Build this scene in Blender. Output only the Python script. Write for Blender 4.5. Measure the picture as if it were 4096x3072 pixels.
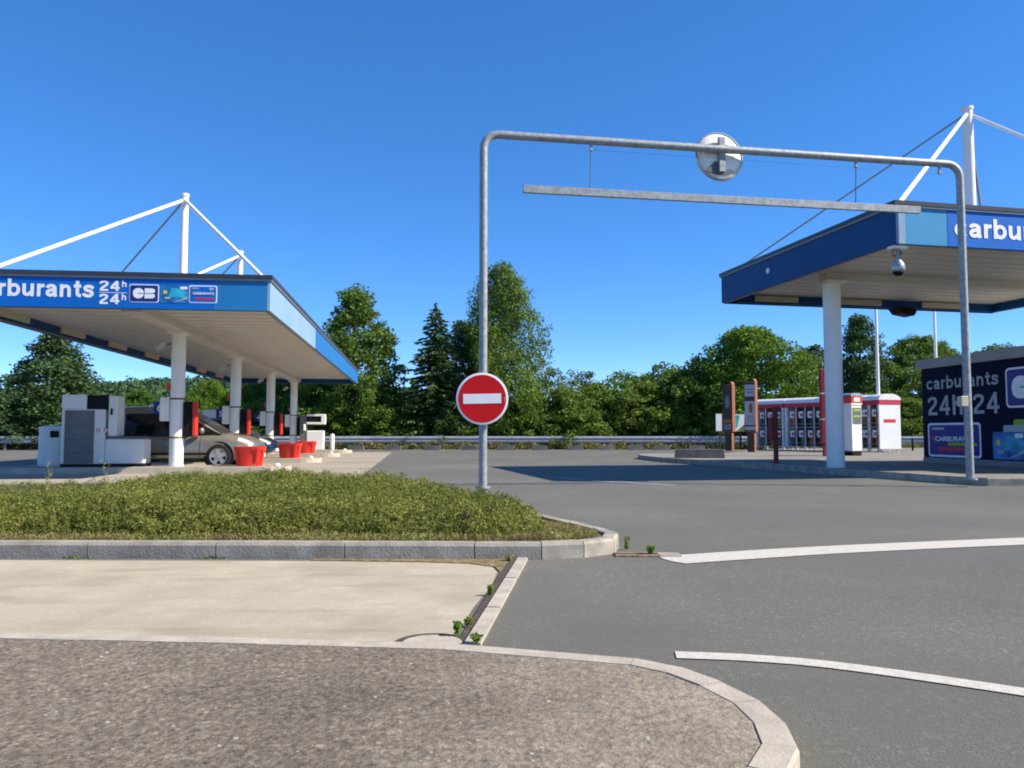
import bpy, math, random
import numpy as np
from mathutils import Vector, Matrix
R = math.radians
random.seed(7)
scene = bpy.context.scene
for o in list(bpy.data.objects): bpy.data.objects.remove(o)
COL = scene.collection

# ------------------------------------------------------------------ camera, sky, sun, exposure
cam_d = bpy.data.cameras.new('camera')
cam = bpy.data.objects.new('camera', cam_d); COL.objects.link(cam)
cam_d.sensor_width = 36; cam_d.lens = 28.09; cam_d.clip_start = 0.05; cam_d.clip_end = 3000
cam.location = (0, 0, 0.95); cam.rotation_euler = (R(90 + 3.51), 0, 0)
scene.camera = cam
scene.render.resolution_x = 1024; scene.render.resolution_y = 768
SUN_EL = 39.5
SUN_DIR = Vector((0.985, -0.17, 0)).normalized()
world = bpy.data.worlds.new('World'); scene.world = world; world.use_nodes = True
wn = world.node_tree.nodes; wl = world.node_tree.links
bg = wn['Background']; bg.inputs[1].default_value = 0.15
sky = wn.new('ShaderNodeTexSky'); sky.sky_type = 'NISHITA'; sky.sun_disc = False
sky.sun_elevation = R(SUN_EL); sky.sun_rotation = math.atan2(SUN_DIR.x, SUN_DIR.y)
sky.altitude = 8000; sky.air_density = 1.5; sky.dust_density = 0.0; sky.ozone_density = 3.0
hs = wn.new('ShaderNodeHueSaturation'); hs.inputs['Saturation'].default_value = 1.44; hs.inputs['Value'].default_value = 1.40; hs.inputs['Hue'].default_value = 0.508
gm = wn.new('ShaderNodeGamma'); gm.inputs[1].default_value = 0.75; wl.new(sky.outputs[0], gm.inputs[0])
wl.new(gm.outputs[0], hs.inputs['Color']); wl.new(hs.outputs[0], bg.inputs[0])
sun_d = bpy.data.lights.new('sun', 'SUN'); sun_d.energy = 5.0; sun_d.angle = R(0.5); sun_d.color = (1, 0.90, 0.745)
sun = bpy.data.objects.new('sun', sun_d); COL.objects.link(sun)
sv = Vector((SUN_DIR.x * math.cos(R(SUN_EL)), SUN_DIR.y * math.cos(R(SUN_EL)), math.sin(R(SUN_EL))))
sun.rotation_euler = sv.to_track_quat('Z', 'Y').to_euler(); sun.location = (30, -5, 30)
scene.view_settings.view_transform = 'Standard'; scene.view_settings.look = 'None'
scene.view_settings.exposure = 0.75; scene.view_settings.gamma = 1; scene.view_settings.use_curve_mapping = False
scene.render.engine = 'CYCLES'
scene.cycles.max_bounces = 6; scene.cycles.transparent_max_bounces = 4
try:
    scene.cycles.pixel_filter_type = 'BLACKMAN_HARRIS'; scene.cycles.filter_width = 1.9
except Exception: pass

# ------------------------------------------------------------------ materials
def nmat(name, col, rough=0.6, metal=0.0, var=0.12, vscale=6.0, bump=0.0, bscale=40.0, col2=None, spec=0.4, trans=0.0, rand=0.0, coat=0.0, detail=4):
    m = bpy.data.materials.new(name); m.use_nodes = True
    n = m.node_tree.nodes; l = m.node_tree.links; b = n['Principled BSDF']
    b.inputs['Roughness'].default_value = rough; b.inputs['Metallic'].default_value = metal
    b.inputs['Specular IOR Level'].default_value = spec
    if coat: b.inputs['Coat Weight'].default_value = coat; b.inputs['Coat Roughness'].default_value = 0.05
    tc = n.new('ShaderNodeTexCoord')
    nz = n.new('ShaderNodeTexNoise'); nz.inputs['Scale'].default_value = vscale; nz.inputs['Detail'].default_value = detail
    l.new(tc.outputs['Object'], nz.inputs['Vector'])
    mx = n.new('ShaderNodeMix'); mx.data_type = 'RGBA'
    c1 = tuple(c * (1 - var) for c in col) + (1,)
    c2 = (tuple(col2) if col2 else tuple(min(1, c * (1 + var)) for c in col)) + (1,)
    mx.inputs[6].default_value = c1; mx.inputs[7].default_value = c2
    mr = n.new('ShaderNodeMapRange'); mr.inputs[1].default_value = 0.32; mr.inputs[2].default_value = 0.68
    l.new(nz.outputs[0], mr.inputs[0]); l.new(mr.outputs[0], mx.inputs[0])
    out = mx.outputs[2]
    if rand:
        g = n.new('ShaderNodeNewGeometry'); h = n.new('ShaderNodeHueSaturation')
        a = n.new('ShaderNodeMapRange'); a.inputs[3].default_value = 1 - rand; a.inputs[4].default_value = 1 + rand
        l.new(g.outputs['Random Per Island'], a.inputs[0]); l.new(a.outputs[0], h.inputs['Value'])
        oi = n.new('ShaderNodeObjectInfo'); a2 = n.new('ShaderNodeMapRange'); a2.inputs[3].default_value = 0.488; a2.inputs[4].default_value = 0.51
        l.new(oi.outputs['Random'], a2.inputs[0]); l.new(a2.outputs[0], h.inputs['Hue'])
        l.new(out, h.inputs['Color']); out = h.outputs[0]
    l.new(out, b.inputs['Base Color'])
    if bump:
        nb = n.new('ShaderNodeTexNoise'); nb.inputs['Scale'].default_value = bscale; nb.inputs['Detail'].default_value = 6
        l.new(tc.outputs['Object'], nb.inputs['Vector'])
        bp = n.new('ShaderNodeBump'); bp.inputs['Strength'].default_value = bump; bp.inputs['Distance'].default_value = 0.02
        l.new(nb.outputs[0], bp.inputs['Height']); l.new(bp.outputs[0], b.inputs['Normal'])
    if trans:
        tr = n.new('ShaderNodeBsdfTranslucent'); ms = n.new('ShaderNodeMixShader'); ms.inputs[0].default_value = trans
        l.new(out, tr.inputs[0]); l.new(b.outputs[0], ms.inputs[1]); l.new(tr.outputs[0], ms.inputs[2])
        l.new(ms.outputs[0], n['Material Output'].inputs[0])
    return m

def speckle_mat(name, base, dark, light, grain, patch, rough=0.9, bump=0.4, lightpos=0.66, patchamt=0.35, streak=None, srot=-4, crack=0, mott=None, blotch=None, lightamt=0.8, vor=0.55, xgrad=None, sheen=0):
    """stony surface: fine grain, pale stones, broad worn patches"""
    m = bpy.data.materials.new(name); m.use_nodes = True
    n = m.node_tree.nodes; l = m.node_tree.links; b = n['Principled BSDF']
    b.inputs['Roughness'].default_value = rough; b.inputs['Specular IOR Level'].default_value = 0.25
    tc = n.new('ShaderNodeTexCoord'); vec = tc.outputs['Object']
    def noise(s, d=4, v=None, r=0.5):
        q = n.new('ShaderNodeTexNoise'); q.inputs['Scale'].default_value = s; q.inputs['Detail'].default_value = d
        q.inputs['Roughness'].default_value = r
        l.new(v or vec, q.inputs['Vector']); return q.outputs[0]
    def rng(i, a, c, lo=0, hi=1):
        q = n.new('ShaderNodeMapRange'); q.inputs[1].default_value = a; q.inputs[2].default_value = c
        q.inputs[3].default_value = lo; q.inputs[4].default_value = hi; l.new(i, q.inputs[0]); return q.outputs[0]
    def mix(f, a, c):
        q = n.new('ShaderNodeMix'); q.data_type = 'RGBA'; l.new(f, q.inputs[0])
        for s, v in ((6, a), (7, c)):
            if isinstance(v, tuple): q.inputs[s].default_value = v + (1,)
            else: l.new(v, q.inputs[s])
        return q.outputs[2]
    g = noise(grain, 3)
    c = mix(rng(g, 0.3, 0.7), dark, base)
    vo = n.new('ShaderNodeTexVoronoi'); vo.inputs['Scale'].default_value = grain * vor; l.new(vec, vo.inputs['Vector'])
    sp = n.new('ShaderNodeSeparateColor'); l.new(vo.outputs['Color'], sp.inputs[0])
    c = mix(rng(sp.outputs[0], lightpos, 1.0, 0, lightamt), c, light)
    p = noise(patch, 5, None, 0.62)
    hv = n.new('ShaderNodeHueSaturation'); l.new(c, hv.inputs['Color'])
    l.new(rng(p, 0.3, 0.7, 1 - patchamt, 1 + patchamt), hv.inputs['Value']); c = hv.outputs[0]
    if sheen:
        b.inputs['Sheen Weight'].default_value = sheen; b.inputs['Sheen Roughness'].default_value = 0.5; b.inputs['Sheen Tint'].default_value = (1, 0.97, 0.9, 1)
    if xgrad:
        sx = n.new('ShaderNodeSeparateXYZ'); l.new(vec, sx.inputs[0]); ng = noise(1.6, 5, None, 0.65)
        ma = n.new('ShaderNodeMath'); ma.operation = 'MULTIPLY_ADD'; l.new(ng, ma.inputs[0]); ma.inputs[1].default_value = 1.6; l.new(sx.outputs[0], ma.inputs[2])
        c = mix(rng(ma.outputs[0], xgrad[0], xgrad[1], 0, xgrad[3]), c, xgrad[2])
    if mott:
        h2 = n.new('ShaderNodeHueSaturation'); l.new(c, h2.inputs['Color'])
        l.new(rng(noise(mott[0], 6, None, 0.72), 0.3, 0.7, 1 - mott[1], 1 + mott[1]), h2.inputs['Value']); c = h2.outputs[0]
    if blotch: c = mix(rng(noise(blotch[0], 3, None, 0.6), 0.46, 0.62, 0, blotch[1]), c, blotch[2])
    if streak:
        mp = n.new('ShaderNodeMapping'); mp.inputs['Scale'].default_value = streak; mp.inputs['Rotation'].default_value = (0, 0, R(srot)); l.new(vec, mp.inputs[0])
        s = noise(1.0, 5, mp.outputs[0], 0.6)
        c = mix(rng(s, 0.54, 0.72, 0, 0.7), c, tuple(x * 0.62 for x in base))
    if crack:
        w = n.new('ShaderNodeTexVoronoi'); w.feature = 'DISTANCE_TO_EDGE'; w.inputs['Scale'].default_value = crack
        q = noise(3.5, 5); mv = n.new('ShaderNodeVectorMath'); mv.operation = 'ADD'
        cb = n.new('ShaderNodeCombineXYZ'); l.new(q, cb.inputs[0]); l.new(noise(2.9, 5), cb.inputs[1]); l.new(vec, mv.inputs[0]); l.new(cb.outputs[0], mv.inputs[1])
        l.new(mv.outputs[0], w.inputs['Vector'])
        mm = n.new('ShaderNodeMath'); mm.operation = 'MULTIPLY'
        l.new(rng(w.outputs['Distance'], 0.0, 0.012, 0.55, 0), mm.inputs[0]); l.new(rng(noise(1.3, 2), 0.48, 0.6), mm.inputs[1])
        c = mix(mm.outputs[0], c, tuple(x * 0.35 for x in dark))
    l.new(c, b.inputs['Base Color'])
    bp = n.new('ShaderNodeBump'); bp.inputs['Strength'].default_value = bump; bp.inputs['Distance'].default_value = 0.008
    l.new(g, bp.inputs['Height']); l.new(bp.outputs[0], b.inputs['Normal'])
    return m

M = {}
M['asphalt'] = speckle_mat('asphalt', (0.145, 0.138, 0.108), (0.062, 0.059, 0.047), (0.25, 0.245, 0.205), 110, 0.30, lightpos=0.86, patchamt=0.26, bump=0.7, streak=(0.10, 2.2, 1), srot=-22, mott=(26, 0.20), blotch=(0.36, 0.75, (0.088, 0.086, 0.072)), lightamt=0.4, sheen=0.12)
M['pave'] = speckle_mat('worn_pavement', (0.225, 0.188, 0.143), (0.100, 0.083, 0.064), (0.38, 0.335, 0.27), 62, 0.8, bump=1.0, lightpos=0.90, patchamt=0.26, crack=1.1, mott=(30, 0.42), lightamt=0.4, vor=0.8, xgrad=(0.4, 1.6, (0.35, 0.295, 0.225), 0.62))
M['concrete_lane'] = speckle_mat('concrete_lane', (0.425, 0.372, 0.275), (0.385, 0.335, 0.25), (0.46, 0.412, 0.32), 90, 1.1, bump=0.2, lightpos=0.85, patchamt=0.12, streak=(0.9, 4.0, 1), mott=(5, 0.08), blotch=(1.0, 0.6, (0.31, 0.265, 0.19)))
M['apron'] = speckle_mat('apron_concrete', (0.37, 0.325, 0.26), (0.29, 0.255, 0.205), (0.43, 0.385, 0.32), 60, 0.5, bump=0.15, patchamt=0.13, streak=(0.25, 2.0, 1))
M['paving'] = speckle_mat('island_paving', (0.24, 0.225, 0.19), (0.17, 0.16, 0.135), (0.32, 0.30, 0.26), 60, 0.5, bump=0.2, patchamt=0.18, streak=(0.1, 0.8, 1))
M['kerb'] = nmat('kerb_concrete', (0.315, 0.288, 0.242), 0.9, var=0.25, vscale=5, bump=0.25, bscale=60)
M['kerb_pale'] = nmat('pale_kerb_concrete', (0.41, 0.365, 0.295), 0.9, var=0.16, vscale=9, bump=0.2, bscale=70)
M['island'] = nmat('island_concrete', (0.46, 0.415, 0.335), 0.9, var=0.15, vscale=3, bump=0.15)
M['grass'] = nmat('verge_grass', (0.10, 0.12, 0.035), 1.0, var=0.35, vscale=0.6, col2=(0.26, 0.22, 0.09), bump=0.5, bscale=12)
M['soil'] = nmat('bed_soil', (0.20, 0.14, 0.08), 1.0, var=0.4, vscale=9, col2=(0.36, 0.27, 0.15), bump=0.8, bscale=30)
M['dirt'] = nmat('gutter_dirt', (0.20, 0.13, 0.065), 1.0, var=0.4, vscale=18, col2=(0.28, 0.22, 0.10), bump=0.6, bscale=50)
M['joint'] = nmat('dark_joint', (0.07, 0.055, 0.045), 1.0, var=0.3, vscale=20)
M['drain'] = nmat('rusty_gutter', (0.24, 0.16, 0.12), 0.9, var=0.35, vscale=12, bump=0.4)
def worn_paint(name, col, under, wear):
    m = nmat(name, col, 0.85, var=0.12, vscale=30, bump=0.25, bscale=120)
    n = m.node_tree.nodes; l = m.node_tree.links; b = n['Principled BSDF']
    src = b.inputs['Base Color'].links[0].from_socket
    tc = n.new('ShaderNodeTexCoord'); nz = n.new('ShaderNodeTexNoise'); nz.inputs['Scale'].default_value = 38; nz.inputs['Detail'].default_value = 8; nz.inputs['Roughness'].default_value = 0.75
    n2 = n.new('ShaderNodeTexNoise'); n2.inputs['Scale'].default_value = 2.2; n2.inputs['Detail'].default_value = 3
    l.new(tc.outputs['Object'], nz.inputs['Vector']); l.new(tc.outputs['Object'], n2.inputs['Vector'])
    ad = n.new('ShaderNodeMath'); ad.operation = 'ADD'; l.new(nz.outputs[0], ad.inputs[0]); l.new(n2.outputs[0], ad.inputs[1])
    mr = n.new('ShaderNodeMapRange'); mr.inputs[1].default_value = wear; mr.inputs[2].default_value = wear + 0.10; l.new(ad.outputs[0], mr.inputs[0])
    mx = n.new('ShaderNodeMix'); mx.data_type = 'RGBA'; l.new(mr.outputs[0], mx.inputs[0]); l.new(src, mx.inputs[6]); mx.inputs[7].default_value = under + (1,)
    l.new(mx.outputs[2], b.inputs['Base Color']); return m
M['paint_line'] = worn_paint('road_paint', (0.50, 0.475, 0.415), (0.26, 0.248, 0.22), 1.20)
M['shaded_paint'] = worn_paint('shaded_road_paint', (0.26, 0.25, 0.235), (0.17, 0.16, 0.14), 1.0)  # worn white arrow, canopy shade put into a greyer paint colour
M['white'] = nmat('white_paint', (0.80, 0.80, 0.78), 0.45, var=0.05, vscale=2)
M['white_old'] = nmat('weathered_white', (0.76, 0.75, 0.72), 0.5, var=0.10, vscale=1.6)
M['soffit'] = nmat('soffit_metal', (0.60, 0.575, 0.52), 0.45, var=0.05, vscale=1.2)
M['stop'] = nmat('dark_shaded_concrete', (0.17, 0.16, 0.145), 0.95, var=0.25, vscale=4, bump=0.3)  # shade of wheel stops and block put into this grey; dark gravel too
M['blue_shaded'] = nmat('blue_shaded_fascia', (0.003, 0.056, 0.185), 0.5, var=0.07, vscale=0.8, spec=0.2)  # shade of the side and inner fascias put into a darker blue
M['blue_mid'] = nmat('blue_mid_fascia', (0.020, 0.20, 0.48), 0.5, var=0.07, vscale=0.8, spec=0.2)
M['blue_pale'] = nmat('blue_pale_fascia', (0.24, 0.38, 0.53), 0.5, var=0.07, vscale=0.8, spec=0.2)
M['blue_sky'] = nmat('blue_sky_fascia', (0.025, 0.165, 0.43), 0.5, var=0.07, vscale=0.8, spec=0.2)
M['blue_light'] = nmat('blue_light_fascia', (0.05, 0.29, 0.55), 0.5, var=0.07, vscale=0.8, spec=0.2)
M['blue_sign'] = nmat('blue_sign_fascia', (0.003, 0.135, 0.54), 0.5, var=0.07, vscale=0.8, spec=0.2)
M['gutter'] = nmat('dark_gutter', (0.035, 0.04, 0.05), 0.4, var=0.1)
M['gutter_edge'] = nmat('grey_gutter_edge', (0.22, 0.22, 0.23), 0.4, var=0.1)
M['sign_white'] = nmat('sign_white', (0.86, 0.86, 0.86), 0.4, var=0.02)
M['navy'] = nmat('navy_cladding', (0.005, 0.006, 0.028), 0.6, var=0.1, vscale=1, spec=0.1)
M['navy_card'] = nmat('navy_card', (0.010, 0.02, 0.22), 0.4, var=0.1, vscale=3)
M['card_cyan'] = nmat('card_cyan', (0.01, 0.32, 0.55), 0.35, var=0.5, vscale=4, col2=(0.03, 0.48, 0.70))
M['card_blue'] = nmat('card_blue', (0.01, 0.10, 0.42), 0.35, var=0.5, vscale=3, col2=(0.03, 0.28, 0.62))
M['red'] = nmat('red_plastic', (0.62, 0.030, 0.018), 0.45, var=0.08, vscale=3)
M['red_sign'] = nmat('red_sign', (0.62, 0.008, 0.012), 0.5, var=0.02, spec=0.2)
M['red_dark'] = nmat('dark_red_paint', (0.20, 0.010, 0.016), 0.5, var=0.1)
M['red_band'] = nmat('red_band', (0.55, 0.035, 0.06), 0.45, var=0.1, vscale=8)
M['yellow'] = nmat('yellow_print', (0.75, 0.62, 0.03), 0.5, var=0.05)
M['green'] = nmat('lime_print', (0.30, 0.45, 0.03), 0.5, var=0.1)
M['teal'] = nmat('teal_print', (0.05, 0.42, 0.33), 0.5, var=0.3, vscale=2)
M['brown'] = nmat('brown_corten', (0.27, 0.095, 0.045), 0.7, var=0.15, vscale=4)
M['brown_dark'] = nmat('dark_shaded_brown', (0.06, 0.038, 0.028), 0.6, var=0.25, vscale=5)  # notice board brown, also holds the painted shade of the totem fronts
M['grey_panel'] = nmat('grey_panel', (0.40, 0.42, 0.45), 0.5, var=0.1, vscale=4)
M['grey_print'] = nmat('grey_print', (0.20, 0.21, 0.23), 0.6, var=0.3, vscale=10)
M['pump_white'] = nmat('pump_white', (0.72, 0.705, 0.67), 0.4, var=0.05, vscale=2)
M['pump_grey'] = nmat('pump_grey', (0.132, 0.132, 0.140), 0.5, var=0.14, vscale=3)
M['black'] = nmat('black_plastic', (0.010, 0.011, 0.012), 0.7, var=0.2, spec=0.15)
M['galv'] = nmat('galvanised_steel', (0.306, 0.323, 0.332), 0.55, metal=0.25, var=0.22, vscale=14, bump=0.1)
M['steel'] = nmat('rail_steel', (0.36, 0.38, 0.42), 0.5, metal=0.3, var=0.12, vscale=3)
M['rust'] = nmat('rust', (0.25, 0.12, 0.04), 0.9, var=0.3, vscale=20)
M['beige'] = nmat('beige_diffuser', (0.52, 0.46, 0.34), 0.5, var=0.08)
M['parapet'] = nmat('grey_parapet', (0.33, 0.32, 0.30), 0.6, var=0.08, vscale=1)
M['silver'] = nmat('silver_shell', (0.42, 0.43, 0.45), 0.3, metal=0.4, var=0.08)
M['wire'] = nmat('wire', (0.10, 0.10, 0.105), 0.5, metal=0.4, var=0.1)
M['stay'] = nmat('grey_stay', (0.26, 0.26, 0.22), 0.6, var=0.1)
M['car_grey'] = nmat('beige_grey_paint', (0.255, 0.24, 0.205), 0.25, metal=0.35, var=0.03, coat=0.9)
M['car_blue'] = nmat('dark_blue_paint', (0.012, 0.022, 0.06), 0.25, metal=0.3, var=0.05, coat=0.8)
M['glass'] = nmat('car_glass', (0.008, 0.011, 0.013), 0.06, var=0.1, spec=0.6)
M['tyre'] = nmat('tyre', (0.016, 0.016, 0.016), 0.85, var=0.1)
M['alloy'] = nmat('alloy', (0.45, 0.45, 0.46), 0.3, metal=0.7, var=0.05)
M['lamp'] = nmat('headlamp', (0.50, 0.52, 0.54), 0.12, var=0.05, spec=0.8)
M['cage_steel'] = nmat('cage_steel', (0.42, 0.42, 0.43), 0.5, metal=0.2, var=0.1)
M['bottle_dark'] = nmat('dark_bottle', (0.06, 0.065, 0.07), 0.5, var=0.2)
M['bottle_orange'] = nmat('orange_bottle', (0.45, 0.13, 0.02), 0.5, var=0.2)
M['bottle_green'] = nmat('green_bottle', (0.12, 0.20, 0.08), 0.5, var=0.2)
M['bark'] = nmat('bark', (0.10, 0.075, 0.05), 0.95, var=0.3, vscale=6, bump=0.5)
M['leaf_mid'] = nmat('leaf_mid', (0.10, 0.185, 0.024), 0.6, var=0.3, vscale=0.5, trans=0.35, rand=0.4, spec=0.3)
M['leaf_bright'] = nmat('leaf_bright', (0.14, 0.225, 0.022), 0.6, var=0.25, vscale=0.5, trans=0.4, rand=0.35, spec=0.3)
M['leaf_dark'] = nmat('leaf_dark', (0.060, 0.115, 0.026), 0.6, var=0.3, vscale=0.5, trans=0.25, rand=0.4, spec=0.3)
M['leaf_grey'] = nmat('leaf_grey', (0.125, 0.185, 0.045), 0.6, var=0.25, vscale=0.6, trans=0.3, rand=0.35, spec=0.3)
M['leaf_olive'] = nmat('leaf_olive', (0.135, 0.210, 0.028), 0.6, var=0.3, vscale=0.6, trans=0.35, rand=0.35, spec=0.3)
M['needle'] = nmat('needle', (0.058, 0.105, 0.030), 0.65, var=0.3, vscale=0.6, trans=0.15, rand=0.4, spec=0.3)
M['hedge'] = nmat('hedge_leaf', (0.160, 0.212, 0.036), 0.65, var=0.3, vscale=1.8, col2=(0.265, 0.268, 0.06), trans=0.3, rand=0.38, spec=0.2)
M['hedge_core'] = nmat('shaded_hedge_twigs', (0.045, 0.040, 0.016), 1.0, var=0.4, vscale=12, bump=0.8, bscale=25)  # darkened so the gaps between leaves look shaded
M['twig'] = nmat('dead_twig', (0.21, 0.14, 0.075), 0.9, var=0.35, vscale=6, rand=0.4)
M['dry'] = nmat('dry_grass', (0.36, 0.285, 0.13), 0.9, var=0.35, vscale=3, col2=(0.30, 0.30, 0.08), trans=0.3, rand=0.3)
M['weed'] = nmat('weed_leaf', (0.16, 0.26, 0.03), 0.7, var=0.3, vscale=8, trans=0.4, rand=0.3)
M['far_wood'] = nmat('far_wood', (0.055, 0.105, 0.040), 0.9, var=0.35, vscale=0.06, trans=0.2, rand=0.35)

# ------------------------------------------------------------------ mesh helpers
class MB:
    def __init__(s): s.v = []; s.f = []
    def add(s, vs, fs):
        o = len(s.v); s.v += [tuple(v) for v in vs]; s.f += [tuple(i + o for i in f) for f in fs]; return s
    def box(s, x0, x1, y0, y1, z0, z1, bev=0.0):
        if bev <= 0:
            vs = [(x, y, z) for z in (z0, z1) for y in (y0, y1) for x in (x0, x1)]
            return s.add(vs, [(0, 2, 3, 1), (4, 5, 7, 6), (0, 1, 5, 4), (2, 6, 7, 3), (0, 4, 6, 2), (1, 3, 7, 5)])
        b = bev
        xs = [x0, x1, x1, x0]
        ring = [(x0 + b, y0), (x1 - b, y0), (x1, y0 + b), (x1, y1 - b), (x1 - b, y1), (x0 + b, y1), (x0, y1 - b), (x0, y0 + b)]
        cx, cy = (x0 + x1) / 2, (y0 + y1) / 2
        inn = [(x + (b if x < cx else -b) * 0.7, y + (b if y < cy else -b) * 0.7) for x, y in ring]
        vs = [(x, y, z0) for x, y in inn] + [(x, y, z0 + b) for x, y in ring] + [(x, y, z1 - b) for x, y in ring] + [(x, y, z1) for x, y in inn]
        fs = [tuple(range(7, -1, -1)), tuple(range(24, 32))]
        for k in range(3):
            for i in range(8):
                j = (i + 1) % 8; fs.append((k * 8 + i, k * 8 + j, k * 8 + 8 + j, k * 8 + 8 + i))
        return s.add(vs, fs)
    def tube(s, pts, r, n=10, r2=None, cap=True):
        pts = [Vector(p) for p in pts]; m = len(pts); vs = []
        up = None
        for i, p in enumerate(pts):
            t = (pts[min(i + 1, m - 1)] - pts[max(i - 1, 0)]).normalized()
            if up is None:
                up = Vector((0, 0, 1)) if abs(t.z) < 0.9 else Vector((1, 0, 0))
            a = t.cross(up).normalized(); b = a.cross(t).normalized(); up = b
            rr = r + ((r2 if r2 is not None else r) - r) * i / max(1, m - 1)
            for k in range(n):
                w = 2 * math.pi * k / n; vs.append(p + a * (rr * math.cos(w)) + b * (rr * math.sin(w)))
        fs = []
        for i in range(m - 1):
            for k in range(n):
                j = (k + 1) % n; fs.append((i * n + k, i * n + j, i * n + n + j, i * n + n + k))
        if cap: fs += [tuple(range(n - 1, -1, -1)), tuple(range((m - 1) * n, m * n))]
        return s.add(vs, fs)
    def lathe(s, prof, c=(0, 0, 0), n=20, sx=1, sy=1):
        vs = [(c[0] + r * math.cos(2 * math.pi * k / n) * sx, c[1] + r * math.sin(2 * math.pi * k / n) * sy, c[2] + z) for r, z in prof for k in range(n)]
        fs = []
        for i in range(len(prof) - 1):
            for k in range(n):
                j = (k + 1) % n; fs.append((i * n + k, i * n + j, i * n + n + j, i * n + n + k))
        fs += [tuple(range(n - 1, -1, -1)), tuple(range((len(prof) - 1) * n, len(prof) * n))]
        return s.add(vs, fs)
    def prism(s, poly, z0, z1):
        n = len(poly)
        vs = [(x, y, z0) for x, y in poly] + [(x, y, z1) for x, y in poly]
        fs = [tuple(range(n - 1, -1, -1)), tuple(range(n, 2 * n))] + [(i, (i + 1) % n, n + (i + 1) % n, n + i) for i in range(n)]
        return s.add(vs, fs)
    def vprism(s, poly, y0, y1):
        """polygon in x,z extruded along y"""
        n = len(poly)
        vs = [(x, y0, z) for x, z in poly] + [(x, y1, z) for x, z in poly]
        fs = [tuple(range(n)), tuple(range(2 * n - 1, n - 1, -1))] + [(i, n + i, n + (i + 1) % n, (i + 1) % n) for i in range(n)]
        return s.add(vs, fs)
    def mesh(s, name, mat, smooth=False, auto=None):
        me = bpy.data.meshes.new(name); me.from_pydata(s.v, [], s.f); me.update()
        me.materials.append(M[mat])
        if smooth: me.polygons.foreach_set('use_smooth', [True] * len(me.polygons))
        if auto: me.set_sharp_from_angle(angle=R(auto))
        return me
    def build(s, name, mat, parent=None, smooth=False, loc=None, rz=0, auto=None):
        return link(name, s.mesh(name, mat, smooth or bool(auto), auto), parent, loc, rz)

def link(name, me, parent=None, loc=None, rz=0):
    o = bpy.data.objects.new(name, me); COL.objects.link(o)
    if parent: o.parent = parent
    if loc: o.location = loc
    if rz: o.rotation_euler = (0, 0, rz)
    return o
def tag(o, label, cat, group=None):
    o['label'] = label; o['category'] = cat
    if group: o['group'] = group
    return o
def thing(name, label, cat, loc=(0, 0, 0), rz=0, group=None):
    o = bpy.data.objects.new(name, None); COL.objects.link(o); o.empty_display_size = 0.2
    o.location = loc; o.rotation_euler = (0, 0, rz); return tag(o, label, cat, group)
def struct(o): o['kind'] = 'structure'; return o
def copy_tree(o, parent=None):
    c = o.copy(); COL.objects.link(c); c.parent = parent
    for ch in list(o.children): copy_tree(ch, c)
    return c
def quads_mesh(name, V, mat):
    """V: (N,4,3) array of loose quads"""
    N = len(V); me = bpy.data.meshes.new(name)
    me.vertices.add(N * 4); me.vertices.foreach_set('co', np.ascontiguousarray(V, dtype=np.float32).ravel())
    me.loops.add(N * 4); me.loops.foreach_set('vertex_index', np.arange(N * 4, dtype=np.int32))
    me.polygons.add(N); me.polygons.foreach_set('loop_start', np.arange(0, N * 4, 4, dtype=np.int32))
    me.update(calc_edges=True); me.materials.append(M[mat]); return me
def sheet(name, poly, z, mat, parent=None):
    mb = MB(); mb.add([(x, y, z) for x, y in poly], [tuple(range(len(poly)))])
    return mb.build(name, mat, parent)
def text_mesh(s, size, depth=0.004, bold=0.0):
    cu = bpy.data.curves.new('t', 'FONT'); cu.body = s; cu.size = size; cu.extrude = depth; cu.offset = bold * size
    ob = bpy.data.objects.new('t', cu); COL.objects.link(ob)
    bpy.context.view_layer.update()
    me = bpy.data.meshes.new_from_object(ob.evaluated_get(bpy.context.evaluated_depsgraph_get()))
    bpy.data.objects.remove(ob); bpy.data.curves.remove(cu)
    n = len(me.vertices); a = np.empty(n * 3, np.float32); me.vertices.foreach_get('co', a); a = a.reshape(n, 3)
    return me, a
def lettering(s, x, z, height, y, mat, parent, width=None, bold=0.02, name='lettering'):
    """upright text on a face whose outward normal is local -Y; x = left end, z = baseline, height = cap height"""
    me, a = text_mesh(s, 1.0, 0.006, bold)
    cap = 0.727
    sc = height / cap
    b = a.copy(); x0 = a[:, 0].min(); w = (a[:, 0].max() - x0) * sc
    sx = sc * (width / w if width else 1)
    out = np.stack([x + (a[:, 0] - x0) * sx, y - a[:, 2] , z + a[:, 1] * sc], 1)
    me.vertices.foreach_set('co', out.astype(np.float32).ravel()); me.update()
    me.materials.clear(); me.materials.append(M[mat])
    return link(name, me, parent)
def smooth_path(path, it=3):
    p = [np.array(q, float) for q in path]
    for _ in range(it):
        q = [p[0]]
        for a, b in zip(p, p[1:]): q += [0.75 * a + 0.25 * b, 0.25 * a + 0.75 * b]
        q.append(p[-1]); p = q
    return [tuple(x) for x in p]
def arc_pts(cx, cy, rx, ry, a0, a1, n=14): return [(cx + rx * math.cos(R(a0 + (a1 - a0) * k / n)), cy + ry * math.sin(R(a0 + (a1 - a0) * k / n))) for k in range(n + 1)]
ARCH = [(.115, .26), (.13, .36), (.19, .43), (.28, .455), (.37, .42), (.405, .33), (.405, 0)]
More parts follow.
